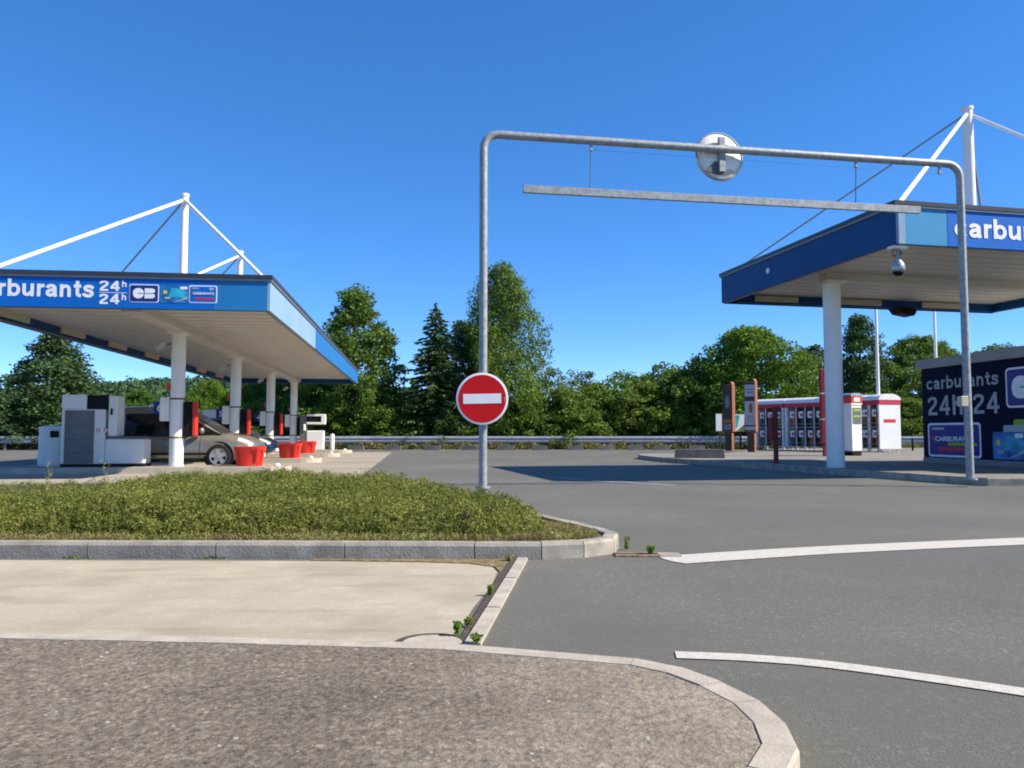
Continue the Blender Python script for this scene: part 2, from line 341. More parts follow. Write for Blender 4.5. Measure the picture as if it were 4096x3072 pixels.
GLYPH = {
    'c': (.52, [arc_pts(.275, .26, .185, .20, 42, 318)]),
    'a': (.51, [[(.085, .36), (.11, .43), (.24, .47), (.36, .42), (.375, .32), (.375, .10), (.41, 0)], [(.375, .31), (.22, .275), (.10, .22), (.09, .12), (.17, .055), (.30, .08), (.37, .19)]]),
    'r': (.35, [[(.115, 0), (.115, .525)], [(.115, .28), (.13, .38), (.20, .445), (.33, .455)]]),
    'b': (.55, [[(.115, 0), (.115, .727)], arc_pts(.285, .26, .17, .20, 0, 360, 20)]),
    'u': (.55, [[(.115, .525), (.115, .20), (.14, .10), (.23, .065), (.34, .11), (.40, .22)], [(.42, .525), (.42, 0)]]),
    'n': (.55, [[(.115, 0), (.115, .525)], ARCH]),
    'h': (.55, [[(.115, 0), (.115, .727)], ARCH]),
    't': (.34, [[(.165, .67), (.165, .15), (.19, .075), (.31, .06)], [(.025, .46), (.31, .46)]]),
    's': (.50, [[(.42, .36), (.37, .435), (.25, .465), (.12, .43), (.115, .33), (.24, .275), (.37, .235), (.40, .13), (.31, .06), (.20, .055), (.10, .09), (.065, .16)]]),
    '2': (.52, [[(.075, .50), (.10, .61), (.24, .66), (.38, .61), (.40, .49), (.32, .37), (.16, .23), (.09, .10)], [(.05, .065), (.45, .065)]]),
    '4': (.53, [[(.345, 0), (.345, .727)], [(.345, .69), (.08, .25)], [(.03, .215), (.48, .215)]]),
    '/': (.30, [[(.04, -.02), (.25, .74)]]),
}
def bold_lettering(txt, x, z, height, y, mat, parent, width=None, sw=0.135):
    """heavy grotesque letters drawn as flat strokes on a face whose outward normal is local -Y"""
    tot = sum(GLYPH[c][0] for c in txt); sc = height / 0.727; sx = (width / tot) if width else sc
    for k0, ch in enumerate(txt):
        mb = MB(); x0 = x + sx * sum(GLYPH[c][0] for c in txt[:k0])
        for si, st in enumerate(GLYPH[ch][1]):
            P = st if len(st) < 3 or len(st) > 12 else smooth_path(st, 2)
            vs = []
            for i, p in enumerate(P):
                a, b = P[max(i - 1, 0)], P[min(i + 1, len(P) - 1)]
                if len(P) > 12 and P[0] == P[-1] or (ch == 'b' and len(st) > 12):
                    a = P[i - 1] if i > 0 else P[-2]; b = P[i + 1] if i < len(P) - 1 else P[1]
                tx, ty = b[0] - a[0], b[1] - a[1]; L = math.hypot(tx, ty) or 1; nx, ny = -ty / L * sw / 2, tx / L * sw / 2
                for sg in (1, -1): vs.append((x0 + (p[0] + sg * nx) * sx, y - 0.004 - 0.0012 * si, z + (p[1] + sg * ny) * sc))
            mb.add(vs, [(2 * i, 2 * i + 2, 2 * i + 3, 2 * i + 1) for i in range(len(P) - 1)])
        mb.build('letter', mat, parent)
def rrect(x0, x1, z0, z1, r, n=5):
    p = []
    for cx, cz, a in ((x1 - r, z0 + r, -90), (x1 - r, z1 - r, 0), (x0 + r, z1 - r, 90), (x0 + r, z0 + r, 180)):
        for k in range(n + 1):
            w = R(a + 90 * k / n); p.append((cx + r * math.cos(w), cz + r * math.sin(w)))
    return p
def plate(name, poly, y, t, mat, parent):
    return MB().vprism(poly, y - t, y).build(name, mat, parent)

# ------------------------------------------------------------------ ground, roads, kerbs
def terrain():
    mb = MB(); mb.add([(-900, -300, -0.03), (900, -300, -0.03), (900, 1500, -0.03), (-900, 1500, -0.03)], [(0, 1, 2, 3)])
    return struct(mb.build('ground', 'grass'))
ground = terrain()
asphalt = struct(sheet('asphalt_forecourt', [(-70, -12), (70, -12), (70, 44.2), (20, 46.2), (-12, 46.2), (-70, 44.2)], 0.0, 'asphalt'))
lane = struct(sheet('concrete_lane', [(-14, 3.4), (-3, 3.4), (-0.55, 3.3), (-0.31, 3.3), (-0.21, 4.4), (-0.13, 5.0), (-0.10, 5.5), (-0.14, 5.72), (-0.32, 5.86), (-0.7, 5.93), (-1.4, 5.99), (-14, 6.2)], 0.004, 'concrete_lane'))
dirt = struct(sheet('gutter_dirt', [(-1.5, 6.02), (-0.7, 5.95), (-0.3, 5.87), (-0.12, 5.72), (-0.08, 5.5), (-0.12, 5.0), (-0.03, 5.0), (0.02, 5.9), (0.20, 6.2), (0.0, 6.3), (-1.5, 6.3)], 0.006, 'dirt'))
apron = struct(sheet('pump_apron', [(-3.1, 15.8), (-5.95, 39.8), (-16, 38.6), (-13.2, 14.6)], 0.004, 'apron'))
# joints sawn in the apron
for k in range(6):
    t = k / 5
    y = 17.2 + 22 * t; x1 = -3.25 - 2.6 * t
    joint = MB().box(-13.4 - 2.2 * t, x1, -0.03, 0.03, 0.0045, 0.007).build('expansion_joint', 'joint', apron, loc=(0, y, 0))
    joint.rotation_euler = (0, 0, 0)

def resample(path, step):
    P = [Vector((x, y, 0)) for x, y in path]; out = [P[0]]; acc = 0.0
    pts = [P[0]]
    for a, b in zip(P, P[1:]):
        L = (b - a).length; st = step(a) if callable(step) else step; d = max(0.001, st - acc); last = -acc
        while d <= L:
            pts.append(a + (b - a) * (d / L)); last = d; d += st
        acc = L - last
    if (pts[-1] - P[-1]).length > 0.1: pts.append(P[-1])
    return pts
def kerb(name, path, step, w, h, mat, z0=-0.05, gap=0.008, chamfer=0.02, inward=1):
    """stones along a path; path is the outer (road side) edge, the stones lie to its left (inward=1)"""
    pts = resample(path, step); n = len(pts)
    nor = []
    for i in range(n):
        t = (pts[min(i + 1, n - 1)] - pts[max(i - 1, 0)]).normalized(); nor.append(Vector((-t.y, t.x, 0)) * inward)
    bed = MB()
    for i in range(n - 1):
        a, b = pts[i], pts[i + 1]; na, nb = nor[i], nor[i + 1]
        o = len(bed.v)
        bed.add([(*(a + na * 0.012).xy, z0), (*(b + nb * 0.012).xy, z0), (*(b + nb * 0.012).xy, h - 0.015), (*(a + na * 0.012).xy, h - 0.015),
                 (*(b + nb * (w - 0.012)).xy, h - 0.015), (*(a + na * (w - 0.012)).xy, h - 0.015)], [(0, 1, 2, 3), (3, 2, 4, 5)])
    root = struct(bed.build(name, 'joint'))
    for i in range(n - 1):
        a, b = pts[i], pts[i + 1]; t = (b - a).normalized(); L = (b - a).length
        g = gap / 2; dz = random.uniform(-0.002, 0.002)
        prof = [(0, z0), (0, h - chamfer), (chamfer * 0.6, h), (w, h), (w, z0)]
        vs = []
        for p, q in ((a + t * g, nor[i]), (b - t * g, nor[i + 1])):
            for u, z in prof: vs.append((p.x + q.x * u, p.y + q.y * u, z + (dz if z > 0 else 0)))
        m = len(prof)
        fs = [tuple(range(m)), tuple(range(2 * m - 1, m - 1, -1))] + [(k, m + k, m + (k + 1) % m, (k + 1) % m) for k in range(m)]
        if inward < 0: fs = [f[::-1] for f in fs]
        MB().add(vs, fs).build('kerb_stone', mat, root)
    return root
# near pavement and its rounded nose
near_outer = [(-9, 4.55), (-2.47, 3.66), (-1.32, 3.57), (-0.21, 3.46), (0.37, 3.32), (0.63, 3.14), (0.75, 2.95), (0.82, 2.77), (0.855, 2.66), (0.845, 2.48), (0.81, 2.30), (0.74, 2.17), (0.61, 2.01), (0.40, 1.82), (-0.2, 1.5), (-9, 0.2)]
def offset_path(path, d):
    P = [Vector((x, y, 0)) for x, y in path]; out = []
    for i in range(len(P)):
        t = (P[min(i + 1, len(P) - 1)] - P[max(i - 1, 0)]).normalized(); q = P[i] + Vector((t.y, -t.x, 0)) * d; out.append((q.x, q.y))
    return out
pave_poly = offset_path(near_outer, 0.045)
pm = MB().prism(list(reversed(pave_poly)), -0.04, 0.056)
pavement = struct(pm.build('pavement', 'pave'))
kerb('pavement_kerb', near_outer, lambda p: 0.8 if p.x < 0.4 else 0.21, 0.10, 0.06, 'kerb_pale', inward=-1, chamfer=0.012, gap=0.005)
# scattered stones on the worn pavement
rs = np.random.RandomState(3)
def stones(n, xr, yr, size, z):
    mb = MB()
    for _ in range(n):
        x, y = rs.uniform(*xr), rs.uniform(*yr)
        s = rs.uniform(*size); a = rs.uniform(0, 6.28)
        if x > 0.45 and y < 2.5 or x > 0.55: continue
        if y > 3.3 - max(0, x) * 0.35 + max(0, -x) * 0.13: continue
        k = 6; v = [(x + s * math.cos(a + i * 1.047) * rs.uniform(.7, 1.2), y + s * math.sin(a + i * 1.047) * rs.uniform(.7, 1.2), z) for i in range(k)]
        v += [(x + 0.6 * (p[0] - x), y + 0.6 * (p[1] - y), z + s * 0.35) for p in v]
        mb.add(v, [tuple(range(k, 2 * k))] + [(i, (i + 1) % k, k + (i + 1) % k, k + i) for i in range(k)])
    return mb
o = stones(220, (-2.6, 0.7), (1.9, 3.6), (0.004, 0.011), 0.0545).build('gravel', 'kerb'); o['kind'] = 'stuff'; tag(o, 'small pale stones worn loose from the foreground pavement', 'gravel')
o = stones(500, (-2.6, 0.7), (1.9, 3.6), (0.003, 0.008), 0.0545).build('gravel', 'stop'); o['kind'] = 'stuff'; tag(o, 'small dark stones worn loose from the foreground pavement', 'gravel')

# planting island
isl_outer = smooth_path([(-14, 6.22), (-3.9, 6.13), (-1.8, 6.10), (0.08, 6.05), (0.46, 6.10), (0.80, 6.30), (0.92, 6.66), (0.76, 7.18), (0.21, 8.45), (-0.55, 10.2), (-1.2, 11.6), (-2.0, 12.8), (-3.4, 13.3), (-14, 12.9)], 2)
kerb('island_kerb', isl_outer, lambda p: 0.98 if p.x < 0.1 or p.y > 8.5 else 0.34, 0.11, 0.125, 'kerb', inward=1, chamfer=0.025)
bed_poly = smooth_path([(-14, 6.34), (-3.9, 6.25), (-1.8, 6.22), (0.06, 6.17), (0.42, 6.22), (0.69, 6.38), (0.79, 6.66), (0.64, 7.14), (0.10, 8.4), (-0.64, 10.1), (-1.3, 11.5), (-2.07, 12.68), (-3.43, 13.18), (-14, 12.78)], 2)
bed = struct(MB().prism(list(bed_poly), -0.02, 0.10).build('planting_bed', 'soil'))

# flush edging stones and gap between the concrete lane and the asphalt
edge = struct(MB().add([(-0.255, 3.62, 0.007), (-0.19, 3.62, 0.007), (0.065, 6.06, 0.007), (-0.02, 6.06, 0.007)], [(0, 1, 2, 3)]).build('edging_gap', 'joint'))
for t0, t1 in ((0.0, 0.30), (0.30, 0.655), (0.655, 1.0)):
    a = Vector((-0.215, 3.62, 0)); b = Vector((0.045, 6.08, 0)); d = b - a; nn = Vector((d.y, -d.x, 0)).normalized() * 0.075
    p, q = a + d * (t0 + 0.004), a + d * (t1 - 0.004)
    MB().prism([tuple(p.xy), tuple((p + nn).xy), tuple((q + nn).xy), tuple(q.xy)], -0.03, 0.018).build('edging_stone', 'kerb_pale', edge)
cov = thing('manhole_cover', 'round concrete cover sunk in the pale lane beside the pavement kerb', 'manhole cover', (-0.36, 3.66, 0.004))
MB().lathe([(0.175, 0.0), (0.175, 0.004), (0.14, 0.004), (0.14, 0.001)], n=28).build('frame_ring', 'joint', cov)
MB().lathe([(0.135, 0.0), (0.135, 0.006), (0.0, 0.007)], n=28).build('lid', 'kerb_pale', cov)
# brown gutter channel at the island nose
gut = thing('gutter_channel', 'rusty brown gutter channel at the nose of the planting island', 'gutter', (0.80, 6.36, 0), R(-2))
for i in range(3): MB().box(i * 0.17 + 0.003, i * 0.17 + 0.167, -0.16, 0.02, -0.02, 0.012).build('channel_stone', 'drain' if i < 2 else 'kerb', gut)
MB().box(0, 0.34, -0.09, -0.05, 0.012, 0.016).build('slot', 'joint', gut)

# painted lines
def strip(name, pts, w, z, mat):
    P = [Vector((x, y, 0)) for x, y in pts]; vs = []; n = len(P)
    for i in range(n):
        t = (P[min(i + 1, n - 1)] - P[max(i - 1, 0)]).normalized(); q = Vector((-t.y, t.x, 0)); ww = w[i] if isinstance(w, list) else w
        for sg in (1, -1):
            p = P[i] + q * (ww / 2 * sg); vs.append((p.x, p.y, z))
    return struct(MB().add(vs, [(2 * i, 2 * i + 1, 2 * i + 3, 2 * i + 2) for i in range(n - 1)]).build(name, mat))
strip('white_line', smooth_path([(1.16, 6.03), (1.7, 6.24), (2.6, 6.58), (4.45, 7.08), (9, 8.2)], 2), [0.12] + [0.37] * 40, 0.005, 'paint_line')
strip('white_line', smooth_path([(0.70, 3.48), (1.0, 3.44), (1.32, 3.34), (1.88, 2.99), (2.4, 2.62), (3.4, 1.9)], 2), 0.105, 0.005, 'paint_line')
arrow = struct(MB().add([(x, y, 0.005) for x, y in ((0.55, 18.0), (2.2, 15.7), (3.05, 14.65), (2.9, 14.5), (1.9, 15.35), (1.2, 16.1), (0.9, 16.9))], [(0, 6, 5, 1), (1, 5, 4, 2), (2, 4, 3)]).build('road_arrow', 'shaded_paint'))

# right hand island: kerb, paving
ri = smooth_path([(13.5, 14.3), (9.6, 14.35), (8.62, 14.30), (8.28, 14.55), (8.0, 15.8), (7.35, 18.0), (6.75, 20.6), (5.9, 23.2), (5.0, 25.6), (4.65, 28.5), (4.7, 30.6), (5.6, 31.4), (9, 32.0)], 2)
ri_in = smooth_path([(13.5, 14.41), (9.6, 14.46), (8.68, 14.42), (8.39, 14.6), (8.11, 15.83), (7.46, 18.03), (6.86, 20.63), (6.01, 23.25), (5.11, 25.65), (4.76, 28.5), (4.81, 30.52), (5.65, 31.29), (9, 31.9), (13, 43), (32, 44), (32, 14.4)], 2)
kerb('forecourt_kerb', ri, 1.0, 0.11, 0.15, 'kerb', inward=-1, chamfer=0.02)
MBp = MB().prism(list(reversed(ri_in)), -0.02, 0.146); paving = struct(MBp.build('island_paving', 'paving'))
IZ = 0.146
# low concrete block
def block(name, label, cat, loc, rz, L, W, H, group=None, mat='kerb'):
    t = MB().vprism([(-L / 2, 0), (L / 2, 0), (L / 2 - 0.12 * H, H), (-L / 2 + 0.12 * H, H)], -W / 2, W / 2)
    o = t.build(name, mat, loc=loc, rz=rz); return tag(o, label, cat, group)
block('concrete_block', 'low concrete block with painted shade lying along the forecourt kerb', 'block', (6.05, 25.9, IZ), R(-8), 1.55, 0.5, 0.28, None, 'stop')

# ------------------------------------------------------------------ left canopy station
TH = R(6.8)
LX, LY = -7.92, 15.61
def LW(u, s): return (LX + math.cos(TH) * u - math.sin(TH) * s, LY + math.sin(TH) * u + math.cos(TH) * s)
def canopy(name, label, loc, rz, x0, x1, length, zb, zt, cols, col_r, beam_x, mast_z, masts, slat, group, ground_z):
    c = thing(name, label, 'canopy', loc, rz, group)
    # roof deck
    MB().box(x0 + 0.04, x1 - 0.04, 0.04, length - 0.04, zb + 0.30, zt - 0.06).build('roof_deck', 'gutter_edge', c)
    # soffit panels, run across
    n = int(length / slat)
    pm = MB(); w = x1 - x0 - 0.30
    pm.vprism([(-w / 2, 0.0), (-w / 2, 0.03), (w / 2, 0.03), (w / 2, 0)], 0.006, (length - 0.3) / n - 0.012)
    me = pm.mesh('soffit_panel', 'soffit')
    for i in range(n):
        link('soffit_panel', me, c, ((x0 + x1) / 2, 0.15 + i * (length - 0.3) / n, zb + 0.20 + 0.007 * (i % 2)))
    # gutter along the four edges
    ov = 0.10
    for a in ((x0 - ov, x1 + ov, -ov, 0.10), (x0 - ov, x1 + ov, length - 0.10, length + ov), (x0 - ov, x0 + 0.1, 0.101, length - 0.101), (x1 - 0.1, x1 + ov, 0.101, length - 0.101)):
        g = MB().box(*a, zt - 0.045, zt + 0.035).build('gutter', 'gutter', c)
        MB().box(a[0] + 0.012, a[1] - 0.012, a[2] + 0.012, a[3] - 0.012, zt - 0.085, zt - 0.046).build('gutter_lip', 'gutter_edge', g)
    # beam under the soffit and columns
    for bx in beam_x:
        MB().box(*bx, zb + 0.03, zb + 0.199).build('beam', 'soffit', c)
    for k, (x, y) in enumerate(cols):
        zc = ground_z
        MB().lathe([(col_r, zc), (col_r, zb + 0.03)], (x, y, 0), 24).build('column', 'white', c, smooth=True, auto=40)
        MB().lathe([(col_r + 0.012, zc), (col_r + 0.012, zc + 0.05)], (x, y, 0), 24).build('column_collar', 'white_old', c)
        MB().box(x - col_r * 1.35, x + col_r * 1.35, y - col_r * 1.35, y + col_r * 1.35, zb - 0.035, zb + 0.029).build('head_plate', 'white_old', c)
    for (x, y, r, anchors) in masts:
        m = MB().tube([(x, y, zt - 0.05), (x, y, mast_z)], r, 16, r2=r * 0.9).build('mast', 'white', c, auto=40)
        MB().lathe([(r * 1.05, mast_z - 0.02), (r * 1.05, mast_z + 0.05), (r * 0.7, mast_z + 0.06)], (x, y, 0), 16).build('mast_cap', 'white_old', m)
        for (ax, ay, rr, mt) in anchors:
            MB().tube([(x, y, mast_z - 0.10), (ax, ay, zt + 0.02)], rr, 8).build('stay', mt, c, auto=40)
    return c
colsL = [(0.2, 3.95), (0.2, 10.25), (0.2, 16.5), (0.2, 22.6)]
mastsL = []
for k, (x, y) in enumerate(colsL):
    mastsL.append((x + 0.05, y, 0.10, [(-2.9, y - 3.3, 0.045, 'white'), (2.9, y - 3.35, 0.045, 'white'), (-2.9, y + 2.2, 0.022, 'stay'), (2.9, y + 2.6, 0.045, 'white')] if k < 3 else [(-2.9, y - 3.3, 0.045, 'white'), (2.9, y - 3.35, 0.045, 'white')]))
ZB, ZT = 3.40, 4.08
canL = canopy('fuel_canopy', 'long white and blue fuel canopy on a row of columns over the red planters', (LX, LY, 0), TH, -3.02, 3.02, 24.0, ZB, ZT, colsL, 0.165, [(0.0, 0.4, 0.6, 23.4)], 6.84, mastsL, 0.30, 'fuel canopies', 0.14)
# fascias
sx0 = 3.02 - 1.02
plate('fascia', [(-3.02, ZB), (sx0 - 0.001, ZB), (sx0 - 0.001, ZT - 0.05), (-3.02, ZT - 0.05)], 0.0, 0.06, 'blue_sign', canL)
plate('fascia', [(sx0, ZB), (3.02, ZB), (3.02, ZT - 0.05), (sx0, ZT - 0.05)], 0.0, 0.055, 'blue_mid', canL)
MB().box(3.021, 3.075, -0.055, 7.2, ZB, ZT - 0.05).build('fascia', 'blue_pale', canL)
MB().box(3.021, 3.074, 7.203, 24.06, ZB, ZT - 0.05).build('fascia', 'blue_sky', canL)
MB().box(-3.075, -3.021, -0.055, 24.06, ZB - 0.02, ZT - 0.05).build('fascia', 'blue_shaded', canL)
MB().box(-3.02, 3.02, 24.001, 24.055, ZB - 0.02, ZT - 0.05).build('fascia', 'blue_shaded', canL)
for a in ((-3.0, 3.0, 0.001, 0.05), (-3.0, 3.0, 23.95, 23.999), (-3.02, -2.96, 0.051, 23.949), (2.96, 3.02, 0.051, 23.949)):
    MB().box(*a, ZB - 0.012, ZB + 0.02).build('soffit_trim', 'gutter_edge', canL)
MB().box(-2.955, -2.90, 0.3, 23.7, ZB + 0.02, ZB + 0.42).build('inner_fascia', 'blue_shaded', canL)
MB().box(-2.88, 2.94, 23.62, 23.70, ZB - 0.01, ZB + 0.42).build('inner_fascia', 'blue_shaded', canL)
for i in range(7): MB().box(-2.899, -2.82, 1.6 + i * 3.1, 3.0 + i * 3.1, ZB + 0.06, ZB + 0.24, 0.015).build('light_box', 'beige', canL)
fy = -0.061
def card_set(par, y, x, z, w, h, kind):
    if kind == 'cb':
        p = plate('logo_panel', rrect(x, x + w, z, z + h, h * 0.12), y, 0.004, 'sign_white', par)
        plate('logo_field', rrect(x + h * 0.05, x + w - h * 0.05, z + h * 0.05, z + h * 0.95, h * 0.09), y - 0.0045, 0.004, 'navy_card', par)
        cx = x + w / 2
        plate('logo_letter', rrect(x + w * 0.13, cx - w * 0.01, z + h * 0.22, z + h * 0.78, h * 0.25, 8), y - 0.009, 0.004, 'sign_white', par)
        bb = [(cx + w * 0.02, z + h * 0.22)]
        for c0 in (0.36, 0.64):
            for k in range(9):
                a = R(-90 + 180 * k / 8); bb.append((x + w * 0.76 + w * 0.11 * math.cos(a), z + h * (c0 + 0.135 * math.sin(a))))
        bb.append((cx + w * 0.02, z + h * 0.78))
        plate('logo_letter', bb, y - 0.009, 0.004, 'sign_white', par)
        plate('logo_line', [(x + w * 0.30, z + h * 0.485), (x + w * 0.8, z + h * 0.485), (x + w * 0.8, z + h * 0.515), (x + w * 0.30, z + h * 0.515)], y - 0.0135, 0.002, 'navy_card', par)
    elif kind == 'wave':
        plate('card', rrect(x, x + w, z, z + h, h * 0.08), y, 0.004, 'card_blue', par)
        arc = [(x + w * (0.30 + 0.10 * t), z + h * (0.35 + 0.5 * math.sin(t * 1.57))) for t in np.linspace(0, 1, 6)] + [(x + w * t, z + h * (0.88 - 0.55 * (t - 0.4) ** 1.6)) for t in np.linspace(0.45, 0.98, 8)] + [(x + w * 0.98, z + h * 0.28), (x + w * 0.6, z + h * 0.30)]
        plate('card_wave', arc, y - 0.0045, 0.003, 'card_cyan', par)
        sw = [(x + w * t, z + h * (0.06 + 0.34 * (t - 0.5) ** 1.2 / 0.5 ** 1.2)) for t in np.linspace(0.5, 0.97, 6)] + [(x + w * t, z + h * (0.02 + 0.22 * (t - 0.5) / 0.47)) for t in np.linspace(0.97, 0.5, 6)]
        plate('card_swoosh', sw, y - 0.008, 0.003, 'grey_panel', par)
        plate('card_tag', rrect(x + w * 0.70, x + w * 0.96, z + h * 0.78, z + h * 0.94, h * 0.07), y - 0.008, 0.003, 'sign_white', par)
        plate('card_chip', rrect(x + w * 0.12, x + w * 0.24, z + h * 0.52, z + h * 0.70, h * 0.03), y - 0.005, 0.003, 'yellow', par)
        plate('card_print', rrect(x + w * 0.17, x + w * 0.36, z + h * 0.22, z + h * 0.34, h * 0.03), y - 0.005, 0.003, 'grey_panel', par)
    else:
        plate('card_border', rrect(x, x + w, z, z + h, h * 0.10), y, 0.004, 'sign_white', par)
        plate('card', rrect(x + h * 0.06, x + w - h * 0.06, z + h * 0.06, z + h * 0.94, h * 0.07), y - 0.0045, 0.003, 'blue_sign' if kind == 'card' else 'navy_card', par)
        lettering('CARBURANTS', x + w * 0.15, z + h * 0.47, h * 0.14, y - 0.010, 'sign_white', par, width=w * 0.73, bold=0.015)
        plate('card_arrow', [(x + w * 0.06, z + h * 0.54), (x + w * 0.13, z + h * 0.46), (x + w * 0.13, z + h * 0.62)], y - 0.008, 0.003, 'red', par)
        plate('card_bar', rrect(x + w * 0.20, x + w * 0.88, z + h * 0.17, z + h * 0.29, h * 0.04), y - 0.008, 0.003, 'red_band', par)
        plate('card_print', rrect(x + w * 0.09, x + w * 0.33, z + h * 0.80, z + h * 0.87, h * 0.02), y - 0.008, 0.002, 'grey_panel', par)
        plate('card_print', rrect(x + w * 0.72, x + w * 0.88, z + h * 0.74, z + h * 0.87, h * 0.03), y - 0.008, 0.002, 'grey_panel', par)
        if kind == 'card2': plate('card_bar', rrect(x + w * 0.40, x + w * 0.93, z + h * 0.34, z + h * 0.43, h * 0.03), y - 0.008, 0.003, 'green', par)
wt = 2.30
bold_lettering('carburants', -0.26 - wt, ZB + 0.20, 0.345, fy, 'sign_white', canL, width=wt)
xr = -0.19
for k, zz in enumerate((ZB + 0.335, ZB + 0.075)):
    bold_lettering('24', xr, zz, 0.205, fy, 'sign_white', canL, width=0.41)
    bold_lettering('h', xr + 0.42, zz + 0.085, 0.13, fy, 'sign_white', canL, width=0.11)
plate('lettering_rule', [(xr, ZB + 0.297), (xr + 0.52, ZB + 0.297), (xr + 0.52, ZB + 0.307), (xr, ZB + 0.307)], fy, 0.004, 'sign_white', canL)
card_set(canL, fy, xr + 0.57, ZB + 0.12, 0.56, 0.36, 'cb')
card_set(canL, fy, xr + 1.15, ZB + 0.12, 0.54, 0.35, 'wave')
card_set(canL, fy, xr + 1.70, ZB + 0.13, 0.54, 0.35, 'card')

# pump islands
BLU = {0: '6', 1: '5', 2: '4', 3: '3'}
def column_box(loc, num, label):
    t = thing('service_panel', label, 'service panel', loc, TH, 'service panels strapped to the canopy columns')
    MB().box(0.17, 0.38, -0.10, 0.12, 0.72, 1.57, 0.01).build('panel', 'black', t)
    MB().box(0.381, 0.475, -0.12, 0.10, 0.74, 1.58, 0.02).build('hose_cover', 'red', t)
    MB().box(-0.40, -0.17, -0.07, 0.12, 1.10, 1.68, 0.02).build('paper_dispenser', 'white_old', t)
    MB().box(-0.25, -0.17, -0.05, 0.05, 1.86, 2.02).build('alarm_box', 'red', t)
    for z in (0.68, 1.62): MB().lathe([(0.171, z), (0.174, z + 0.01), (0.174, z + 0.035), (0.171, z + 0.045)], n=24).build('strap', 'rust', t)
    return t
def number_plate(loc, num, label):
    t = thing('pump_number_sign', label, 'sign', loc, TH, 'pump number signs on arms')
    MB().tube([(0, 0, 1.44), (0.42, -0.40, 1.44)], 0.02, 8).build('arm', 'galv', t)
    MB().box(-0.16, 0.16, -0.025, -0.005, 1.28, 1.60).build('plate', 'navy_card', t)
    lettering(num, -0.07, 1.35, 0.19, -0.030, 'sign_white', t, bold=0.01)
    return t
def make_pump(lab, loc):
    t = thing('fuel_pump', lab, 'fuel pump', loc, TH, 'fuel pumps on the islands')
    MB().box(-1.05, 1.06, -0.24, 0.30, 0.0, 0.07).build('plinth', 'black', t)
    MB().box(-1.05, 0.05, -0.25, 0.30, 0.07, 1.42, 0.015).build('cabinet', 'pump_white', t)
    MB().box(-0.96, -0.22, -0.268, -0.251, 0.08, 1.39).build('grille', 'pump_grey', t)
    for k in range(3): MB().box(-0.955, -0.225, -0.272, -0.2685, 0.35 + k * 0.33, 0.356 + k * 0.33).build('grille_seam', 'black', t)
    MB().box(-1.05, -0.42, -0.27, 0.31, 1.421, 1.78, 0.015).build('head', 'pump_white', t)
    MB().box(-0.419, 0.12, -0.262, 0.30, 1.421, 1.77, 0.012).build('display', 'black', t)
    MB().box(0.121, 0.34, -0.25, 0.28, 0.76, 1.76, 0.02).build('nozzle_tower', 'pump_white', t)
    MB().box(0.19, 0.235, -0.275, -0.252, 1.28, 1.44).build('latch', 'black', t)
    MB().box(0.051, 1.05, -0.24, 0.29, 0.07, 0.68, 0.025).build('nozzle_cabinet', 'pump_white', t)
    MB().box(0.121, 1.0, -0.20, 0.24, 0.681, 0.74).build('cabinet_top', 'pump_grey', t)
    for k in range(2):
        o = MB().lathe([(0.055, 0), (0.055, 0.004)], n=16).build('warning_disc', 'red_band', t, loc=(-0.12 + 0.20 * k, -0.252, 0.90)); o.rotation_euler = (R(90), 0, 0)
        o2 = MB().lathe([(0.040, 0.0045), (0.040, 0.006)], n=16).build('warning_face', 'pump_white', o)
        MB().box(-0.04, 0.04, -0.008, 0.008, 0.0065, 0.008).build('warning_slash', 'red_band', o)
    t.scale = (0.90, 1, 0.97)
    return t
def make_island(k, s):
    p = rrect(-4.6, 2.75, -0.72, 0.62, 0.55, 5)
    x, y = LW(0.2, s)
    o = MB().prism(p, -0.02, 0.14).build('pump_island', 'island', loc=(x, y, 0), rz=TH)
    MB().prism([(a * 0.988, b * 0.95) for a, b in p], 0.1401, 0.143).build('island_top', 'apron', o)
    return struct(o)
def planter(loc, label, rz):
    t = thing('planter', label, 'planter', loc, rz, 'red plastic planters on the pump islands')
    n = 96; mb = MB(); vs = []
    prof = [(0.86, 0.0), (0.93, 0.10), (1.05, 0.36), (1.10, 0.40), (1.13, 0.475), (1.08, 0.48), (1.02, 0.38)]
    for sc, z in prof:
        for k in range(n):
            a = 2 * math.pi * k / n; ex = 0.55
            cx = math.copysign(abs(math.cos(a)) ** ex, math.cos(a)); cy = math.copysign(abs(math.sin(a)) ** ex, math.sin(a))
            fl = 1 - (0.11 if (0.05 < z < 0.39 and math.sin(a * 8 + 0.4) > 0.5) else 0)
            vs.append((0.335 * sc * cx * fl, 0.27 * sc * cy * fl, z))
    fs = []
    for i in range(len(prof) - 1):
        for k in range(n):
            j = (k + 1) % n; fs.append((i * n + k, i * n + j, i * n + n + j, i * n + n + k))
    fs.append(tuple(range(n - 1, -1, -1)))
    mb.add(vs, fs).build('tub', 'red', t, auto=35)
    MB().lathe([(0.27, 0.36), (0.1, 0.37)], n=16, sx=1.05, sy=0.85).build('soil', 'soil', t)
    return t
ISL = ['nearest the planting bed', 'second from the planting bed', 'third from the planting bed', 'farthest from the planting bed']
